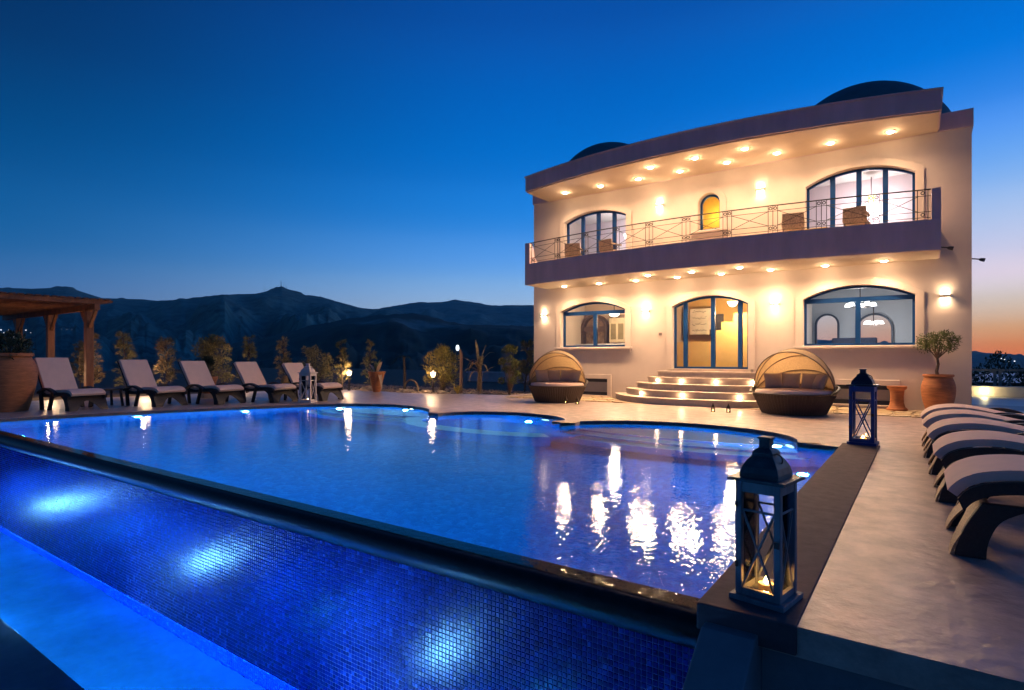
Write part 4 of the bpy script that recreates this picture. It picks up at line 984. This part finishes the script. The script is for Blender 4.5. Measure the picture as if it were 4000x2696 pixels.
for k in range(9): arch_blade(random.uniform(0, 2 * pi), random.uniform(.3, .5), random.uniform(.1, .35), random.uniform(.2, .5), .03, lf_dark, dp, 1.2)
ag = thing("agave", "spiky yellow green agave at the foot of the slim lamp post", "agave", (-12.6, 14.7, 0))
for k in range(20): arch_blade(2 * pi * k / 20 + random.uniform(-.15, .15), random.uniform(.12, .3), random.uniform(.22, .4), .05, .026, lf_yellow, ag, 0, "leaf")
ca = thing("cactus", "broad pad cactus growing in the tapered pot", "cactus", (-15.75, 14.0, .64))
pad_m = M("cactus_pad", (.20, .22, .10), .6, var=.2, vs=8); pad_p = M("pale_pad", (.50, .36, .26), .6, var=.15)
for a, l, h, w, m in ((2.6, .22, .5, .075, pad_m), (3.4, .3, .38, .09, pad_p), (.4, .12, .55, .07, pad_m), (5.0, .15, .42, .06, pad_m), (-.2, .36, .5, .075, pad_p), (1.4, .2, .6, .07, pad_m), (4.2, .1, .36, .06, pad_m)):
    arch_blade(a, l, h, .05, w, m, ca, 0, "pad")
arch_blade(-.3, .42, .42, 1.0, .07, pad_p, ca, 0, "pad"); arch_blade(3.3, .38, .3, .5, .07, pad_p, ca, 0, "pad")
# rocks edging the garden bed
def rock(x, y, s, lab):
    mb = MB(); n = 9; ph = [random.uniform(.75, 1.2) for _ in range(60)]
    pr = []
    for i in range(6):
        a = R(-10 + 100 * i / 5)
        for k in range(n):
            rr = s * cos(a) * ph[(i * n + k) % 60]; mb.v.append((rr * 1.2 * cos(2 * pi * k / n), rr * sin(2 * pi * k / n), s * .62 * sin(a) * ph[(i + k * 3) % 60] + .01))
    mb.f += [(i * n + k, i * n + (k + 1) % n, (i + 1) * n + (k + 1) % n, (i + 1) * n + k) for i in range(5) for k in range(n)] + [tuple(range(5 * n, 6 * n))]
    o = obj("rock", mb, rockm, None, smooth=False); o.location = (x, y, 0); o.rotation_euler.z = random.uniform(0, 6)
    tag(o, lab, "rock", "pale rocks edging the garden bed")
RK = [(-17.0, 14.45, .13, "small rock just right of the left glowing lamp"), (-16.55, 14.32, .25, "largest pale rounded rock left of the cactus pot"), (-16.25, 14.4, .17, "squat rock touching the large rounded rock's right side"), (-15.35, 14.38, .14, "dark small rock right beside the cactus pot"),
      (-15.0, 14.42, .17, "pale rock, first of the pair right of the cactus pot"), (-14.72, 14.42, .15, "pale rock, second of the pair right of the cactus pot"), (-14.45, 14.45, .13, "small rock in front of the wicker hoop"),
      (-13.95, 14.6, .15, "flat rock just left of the right garden lamp"), (-13.35, 14.75, .14, "rock between the right garden lamp and the agave"), (-12.2, 15.2, .12, "rock right of the agave"), (-11.8, 15.3, .14, "rock below the arching dry plant"), (-11.4, 15.38, .12, "rock left of the left daybed's rim"), (-18.1, 14.3, .12, "rock behind the farthest lounger's foot")]
for r_ in RK: rock(*r_)
hp = thing("garden_hoop", "low arched wicker hoop among the rocks", "garden hoop", (-14.95, 14.9, 0))
obj("arch", MB().tube([(.36 * cos(pi * k / 14), 0, .42 * sin(pi * k / 14)) for k in range(15)], .03, 6), M("hoop_wicker", (.22, .16, .10), .8), hp)

# ------------------------------------------------------------------ garden ground and surroundings
gs = [(-60, -2), (-20.7, 2.9), (-20.1, 8), (-19.2, 12), (-17.85, 14.15), (-13.3, 14.3), (-12.2, 15.0), (-10.75, 15.2), (-10.7, 24), (-10, 40), (-60, 40)]
struct("garden_bed", sheet(gs, -.02), soil)
gp = MB(); 
for _ in range(2600):
    x = random.uniform(-22, -10.8); y = random.uniform(12.5, 17.5)
    if y < 14.35 + (x + 17.9) * -.02 + max(0, (x + 13.3) * .7) and x > -18: continue
    if x <= -18 and y < 12 + (-19.2 - x) * -3: continue
    s = random.uniform(.015, .05)
    gp.add([(x - s, y - s, -.02), (x + s, y - s * .7, -.02), (x + s * .8, y + s, -.02), (x - s, y + s, -.02), (x, y, -.02 + s)], [(0, 1, 4), (1, 2, 4), (2, 3, 4), (3, 0, 4)])
obj("pebbles", gp, rockm, None, kind="stuff")
lw = tag(obj("garden_wall", MB().box(-19.2, -11.2, 23.2, 23.5, -.02, .42).box(-19.25, -11.15, 23.17, 23.53, .421, .47), M("white_wall_render", (.50, .50, .55), .8)), "long low pale wall beyond the garden left of the villa", "wall")
wf = thing("wooden_fence", "thin post fence with a slanting brace above the low pale wall", "fence", (-14, 24, 0))
for x in (-3.6, -1.6, .4, 2.2): obj("post", MB().box(x - .04, x + .04, -.04, .04, .0, 1.0), M("weathered_post", (.26, .24, .22), .8), wf)
obj("rail", MB().box(-3.8, 2.6, -.02, .02, .9, .96), M("weathered_rail", (.26, .24, .22), .8), wf); obj("brace", MB().beam((.4, 0, .95), (1.6, 0, .1), .06, .04), M("weathered_brace", (.26, .24, .22), .8), wf)
# right of the villa: pale drive, planter wall with a lamp, crossed rail fence, hedge
struct("driveway", sheet([(.95, 17.4), (40, 17.4), (40, 60), (-2, 60), (-2, 22.6), (.95, 22.6)], -.06), M("pale_driveway", (.50, .48, .50), .45, var=.1, vs=.6))
struct("drive_band", sheet([(.95, 18.6), (12, 17.9), (12, 19.4), (.95, 20.2)], -.052), M("dark_drive_band", (.20, .20, .26), .5, var=.1))
pw = thing("planter_wall", "low cream planter wall with a glowing lamp beyond the villa's right corner", "wall", (2.2, 24.5, -.06))
obj("wall", MB().box(-2.2, .55, 0, .4, 0, .34), plaster, pw, bevel=.02); obj("end_pier", MB().box(.56, .95, -.06, .46, 0, .37), plaster, pw, bevel=.02)
obj("curb", MB().box(.96, 14, .05, .35, 0, .2), plaster, pw, bevel=.02)
obj("lamp_lens", MB().box(-.62, -.42, -.03, -.005, .12, .24), emit("planter_lamp", (1, .86, .42), 14), pw); lamp('POINT', (-.52, -.22, .2), 12, (1, .82, .36), pw, size=.06, name="planter_light")
xf = thing("rail_fence", "pale timber fence with crossed rails behind the planter wall", "fence", (2.0, 25.4, .3))
pale_t = M("pale_timber", (.22, .22, .21), .7, var=.1)
obj("top_rail", MB().box(-1.5, 9, -.03, .03, .46, .53), pale_t, xf)
for x in (-1.3, .02, .16, 1.9, 3.6, 5.4): obj("post", MB().box(x - .04, x + .04, -.04, .04, -.3, .52), pale_t, xf)
for a, b in ((-.05, -1.25), (.22, 1.85)):
    obj("brace", MB().beam((a, -.02, .45), (b, -.02, -.1) if a < 0 else (a + .25, -.02, -.1), .06, .04), pale_t, xf)
obj("brace", MB().beam((-.02, -.02, .44), (-.75, -.02, .17), .06, .04), pale_t, xf); obj("brace", MB().beam((-.75, -.02, .17), (-.2, -.02, -.12), .06, .04), pale_t, xf); obj("brace", MB().beam((.62, -.02, .42), (.25, -.02, -.12), .06, .04), pale_t, xf)
hd = thing("hedge", "dark hedge behind the crossed rail fence at the right edge", "hedge", (5, 27.5, -.1))
obj("stems", MB().box(-4.5, 9, -.2, .2, 0, .4), bark, hd)
def hshape():
    x = random.uniform(-5, 10); a = random.uniform(0, pi); h = .95 + .35 * sin(x * 1.7) + .25 * sin(x * 4.1)
    return (x, .8 * cos(a) * random.random() ** .3, h * sin(a) * random.random() ** .35), (cos(a) * 0, cos(a), sin(a))
obj("foliage", leaves(9000, hshape, .13, .035, .2), lf_dark, hd)

# ------------------------------------------------------------------ land, hills, far lights
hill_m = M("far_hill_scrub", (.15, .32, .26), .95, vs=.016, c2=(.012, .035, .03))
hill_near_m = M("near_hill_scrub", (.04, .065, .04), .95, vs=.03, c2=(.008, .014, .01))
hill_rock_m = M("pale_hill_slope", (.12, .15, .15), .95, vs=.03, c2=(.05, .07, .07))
def vnoise(x, y):
    def h(i, j): return (math.sin(i * 127.1 + j * 311.7) * 43758.5453) % 1
    i, j = math.floor(x), math.floor(y); u, v = x - i, y - j; u = u * u * (3 - 2 * u); v = v * v * (3 - 2 * v)
    return (h(i, j) * (1 - u) + h(i + 1, j) * u) * (1 - v) + (h(i, j + 1) * (1 - u) + h(i + 1, j + 1) * u) * v
def fbm(x, y, o=6): return sum(vnoise(x * 2 ** k + k * 7, y * 2 ** k) / 2 ** k for k in range(o)) - 1
def interp(t, pts):
    for (a, b), (c, d) in zip(pts[:-1], pts[1:]):
        if t <= c: 
            k = max(0, (t - a) / (c - a)); return b + (d - b) * k
    return pts[-1][1]
FW = Vector((-.5769, .8168)); RT = Vector((.8168, .5769))
def hill(name, prof, D, front, m, amp, na=380, nr=44, base=-40, seed=0.):
    """prof: (bearing slope right of straight ahead, height / distance) along the ridge"""
    mb = MB()
    a0, a1 = prof[0][0], prof[-1][0]
    for i in range(na + 1):
        t = a0 + (a1 - a0) * i / na; Hr = interp(t, prof) * D
        Hs = sum(interp(min(a1, max(a0, t + .012 * w_)), prof) for w_ in range(-9, 10)) / 19 * D
        for j in range(nr + 1):
            k = j / nr
            if k <= .75:
                q = k / .75; H_ = Hs + (Hr - Hs) * q ** 6; d = front + (D - front) * q; z = base + (H_ - base) * (q ** 1.5 * .55 + .45 * q * q * (3 - 2 * q))
                z += amp * fbm(t * 14 + seed, q * 5) * 4 * q * (1 - q) ** 1.6
            else:
                q = (k - .75) / .25; d = D * (1 + .35 * q); z = Hr * (1 - q) + base * q
            if abs(k - .75) < .02: z += amp * .07 * fbm(t * 70 + seed, 3, 3)
            p = FW * d + RT * (t * d)
            mb.v.append((p.x, p.y, z + 1.25))
    mb.f += [(i * (nr + 1) + j, (i + 1) * (nr + 1) + j, (i + 1) * (nr + 1) + j + 1, i * (nr + 1) + j + 1) for i in range(na) for j in range(nr)]
    return struct(name, mb, m, smooth=True)
def pr_(l): return [((u - 2000) / 2265, (1393 - v) / 2265) for u, v in l]
far_ridge = pr_([(-900, 1190), (-500, 1150), (-200, 1135), (0, 1124), (120, 1128), (220, 1121), (262, 1117), (330, 1142), (400, 1166), (470, 1167), (560, 1168), (620, 1176), (720, 1176), (800, 1160), (900, 1150), (1000, 1147), (1060, 1131), (1100, 1119), (1150, 1136), (1200, 1154), (1250, 1160), (1300, 1174), (1350, 1190), (1400, 1204), (1480, 1207), (1530, 1200), (1560, 1215), (1640, 1250), (1800, 1300), (2000, 1380)])
back_ridge = pr_([(1200, 1330), (1350, 1230), (1450, 1208), (1500, 1206), (1540, 1194), (1580, 1186), (1640, 1180), (1720, 1178), (1780, 1172), (1850, 1180), (1900, 1190), (1940, 1195), (2000, 1190), (2080, 1192), (2300, 1200), (2700, 1250), (3100, 1320), (3500, 1345), (3700, 1360), (3800, 1371), (3850, 1378), (3900, 1383), (3950, 1397), (4050, 1402), (4400, 1380), (5200, 1370)])
mid_ridge = pr_([(500, 1392), (800, 1362), (1000, 1328), (1189, 1279), (1378, 1241), (1473, 1231), (1558, 1222), (1662, 1231), (1756, 1257), (1813, 1268), (1969, 1269), (2073, 1274), (2400, 1300), (2900, 1385)])
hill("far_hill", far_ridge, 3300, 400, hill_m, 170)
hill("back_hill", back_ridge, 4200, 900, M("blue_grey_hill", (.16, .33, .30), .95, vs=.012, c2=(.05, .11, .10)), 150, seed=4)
def lit_patch(m, c, half, colr):
    """a pale lit patch on the slope, its light put into the colour"""
    nt = m.node_tree; N = nt.nodes.new; L = nt.links.new; b = nt.nodes["Principled BSDF"]
    g = N("ShaderNodeNewGeometry"); s1 = N("ShaderNodeVectorMath"); s1.operation = 'SUBTRACT'; s1.inputs[1].default_value = c; L(g.outputs['Position'], s1.inputs[0])
    s2 = N("ShaderNodeVectorMath"); s2.operation = 'DIVIDE'; s2.inputs[1].default_value = half; L(s1.outputs[0], s2.inputs[0])
    ln = N("ShaderNodeVectorMath"); ln.operation = 'LENGTH'; L(s2.outputs[0], ln.inputs[0])
    n = N("ShaderNodeTexNoise"); n.inputs['Scale'].default_value = .03; n.inputs['Detail'].default_value = 5; L(g.outputs['Position'], n.inputs['Vector'])
    ad = N("ShaderNodeMath"); ad.operation = 'MULTIPLY_ADD'; ad.inputs[1].default_value = 1.6; L(n.outputs[0], ad.inputs[0]); L(ln.outputs['Value'], ad.inputs[2])
    mr = N("ShaderNodeMapRange"); mr.inputs[1].default_value = 1.25; mr.inputs[2].default_value = 1.85; mr.inputs[3].default_value = 1; mr.inputs[4].default_value = 0; L(ad.outputs[0], mr.inputs[0])
    mx = N("ShaderNodeMix"); mx.data_type = 'RGBA'; mx.inputs['B'].default_value = (*colr, 1); L(mr.outputs[0], mx.inputs['Factor'])
    L(b.inputs['Base Color'].links[0].from_socket, mx.inputs['A']); L(mx.outputs['Result'], b.inputs['Base Color'])
pc = FW * 860 + RT * (860 * (1585 - 2000) / 2265)
lit_patch(hill_near_m, (pc.x, pc.y, 1.25 + 860 * (1393 - 1272) / 2265), (85, 85, 14), (.16, .24, .22))
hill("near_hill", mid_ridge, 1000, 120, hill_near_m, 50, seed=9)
tr = MB(); na = 64; rs = [20, 34, 60, 110, 200, 400, 900, 2000, 3600, 5900]
tz = [-3.2, -3.0, -4, -7, -14, -25, -38, -42, -44, -46]
tr.v = [(0, 8, -3.2)] + [(r * cos(2 * pi * k / na), 8 + r * sin(2 * pi * k / na), z + (1.5 * fbm(k * .3, i) if i > 1 else 0)) for i, (r, z) in enumerate(zip(rs, tz)) for k in range(na)]
tr.f = [(0, 1 + k, 1 + (k + 1) % na) for k in range(na)] + [(1 + i * na + k, 1 + i * na + (k + 1) % na, 1 + (i + 1) * na + (k + 1) % na, 1 + (i + 1) * na + k) for i in range(len(rs) - 1) for k in range(na)]
struct("terrain", tr, hill_near_m)
# mast on the peak
ms = thing("radio_mast", "thin radio mast standing on the highest hill peak", "mast", tuple((FW * 3290 + RT * (3290 * (1098 - 2000) / 2265)).to_3d() + Vector((0, 0, 1.25 + 3290 * (1393 - 1124) / 2265))))
mt = M("mast_steel", (.05, .07, .09), .6)
obj("tower", MB().tube([(0, 0, -6), (0, 0, 18), (0, 0, 42)], [3.2, 1.8, .6], 6), mt, ms)
for dx, h in ((14, 22), (30, 17), (-95, 10)): obj("aerial", MB().tube([(dx * .82, dx * .58, -12 - abs(dx) * .3), (dx * .82, dx * .58, h)], [.8, .4], 5), mt, ms)
vl = MB()
def light_at(u, v, D, s):
    p = FW * D + RT * (D * (u - 2000) / 2265); z = 1.25 + D * (1393 - v) / 2265
    vl.lathe([(.05 * s, -s), (.8 * s, -.5 * s), (s, 0), (.8 * s, .5 * s), (.05 * s, s)], 6, (p.x, p.y, z))
for u, v, s in ((4, 1289, 1.6), (36, 1290, 1.8), (52, 1316, 1.2), (101, 1290, 1.5), (163, 1287, 1.5), (173, 1287, 1.5), (15, 1300, 1.0), (240, 1287, .8), (262, 1287, .8), (280, 1288, .7), (120, 1300, .7)): light_at(u, v, 1500, s)
for u, v, s in ((3911, 1401, 1.1), (3924, 1404, 1), (3940, 1410, 1.5), (3963, 1411, 1.2)): light_at(u, v, 850, s * .8)
obj("village_lights", vl, emit("village_glow", (.85, .92, 1.0), 1.6), None, kind="stuff")

hz = bpy.data.materials.new("evening_haze"); hz.use_nodes = True; nt = hz.node_tree; nt.nodes.clear()
pv = nt.nodes.new("ShaderNodeVolumePrincipled"); pv.inputs['Density'].default_value = 8e-5; pv.inputs['Color'].default_value = (.62, .95, .95, 1); pv.inputs['Anisotropy'].default_value = .0
oo = nt.nodes.new("ShaderNodeOutputMaterial"); nt.links.new(pv.outputs[0], oo.inputs['Volume'])
obj("haze", MB().box(-5950, 5950, -5950, 5950, -48, 470), hz, None, kind="stuff")
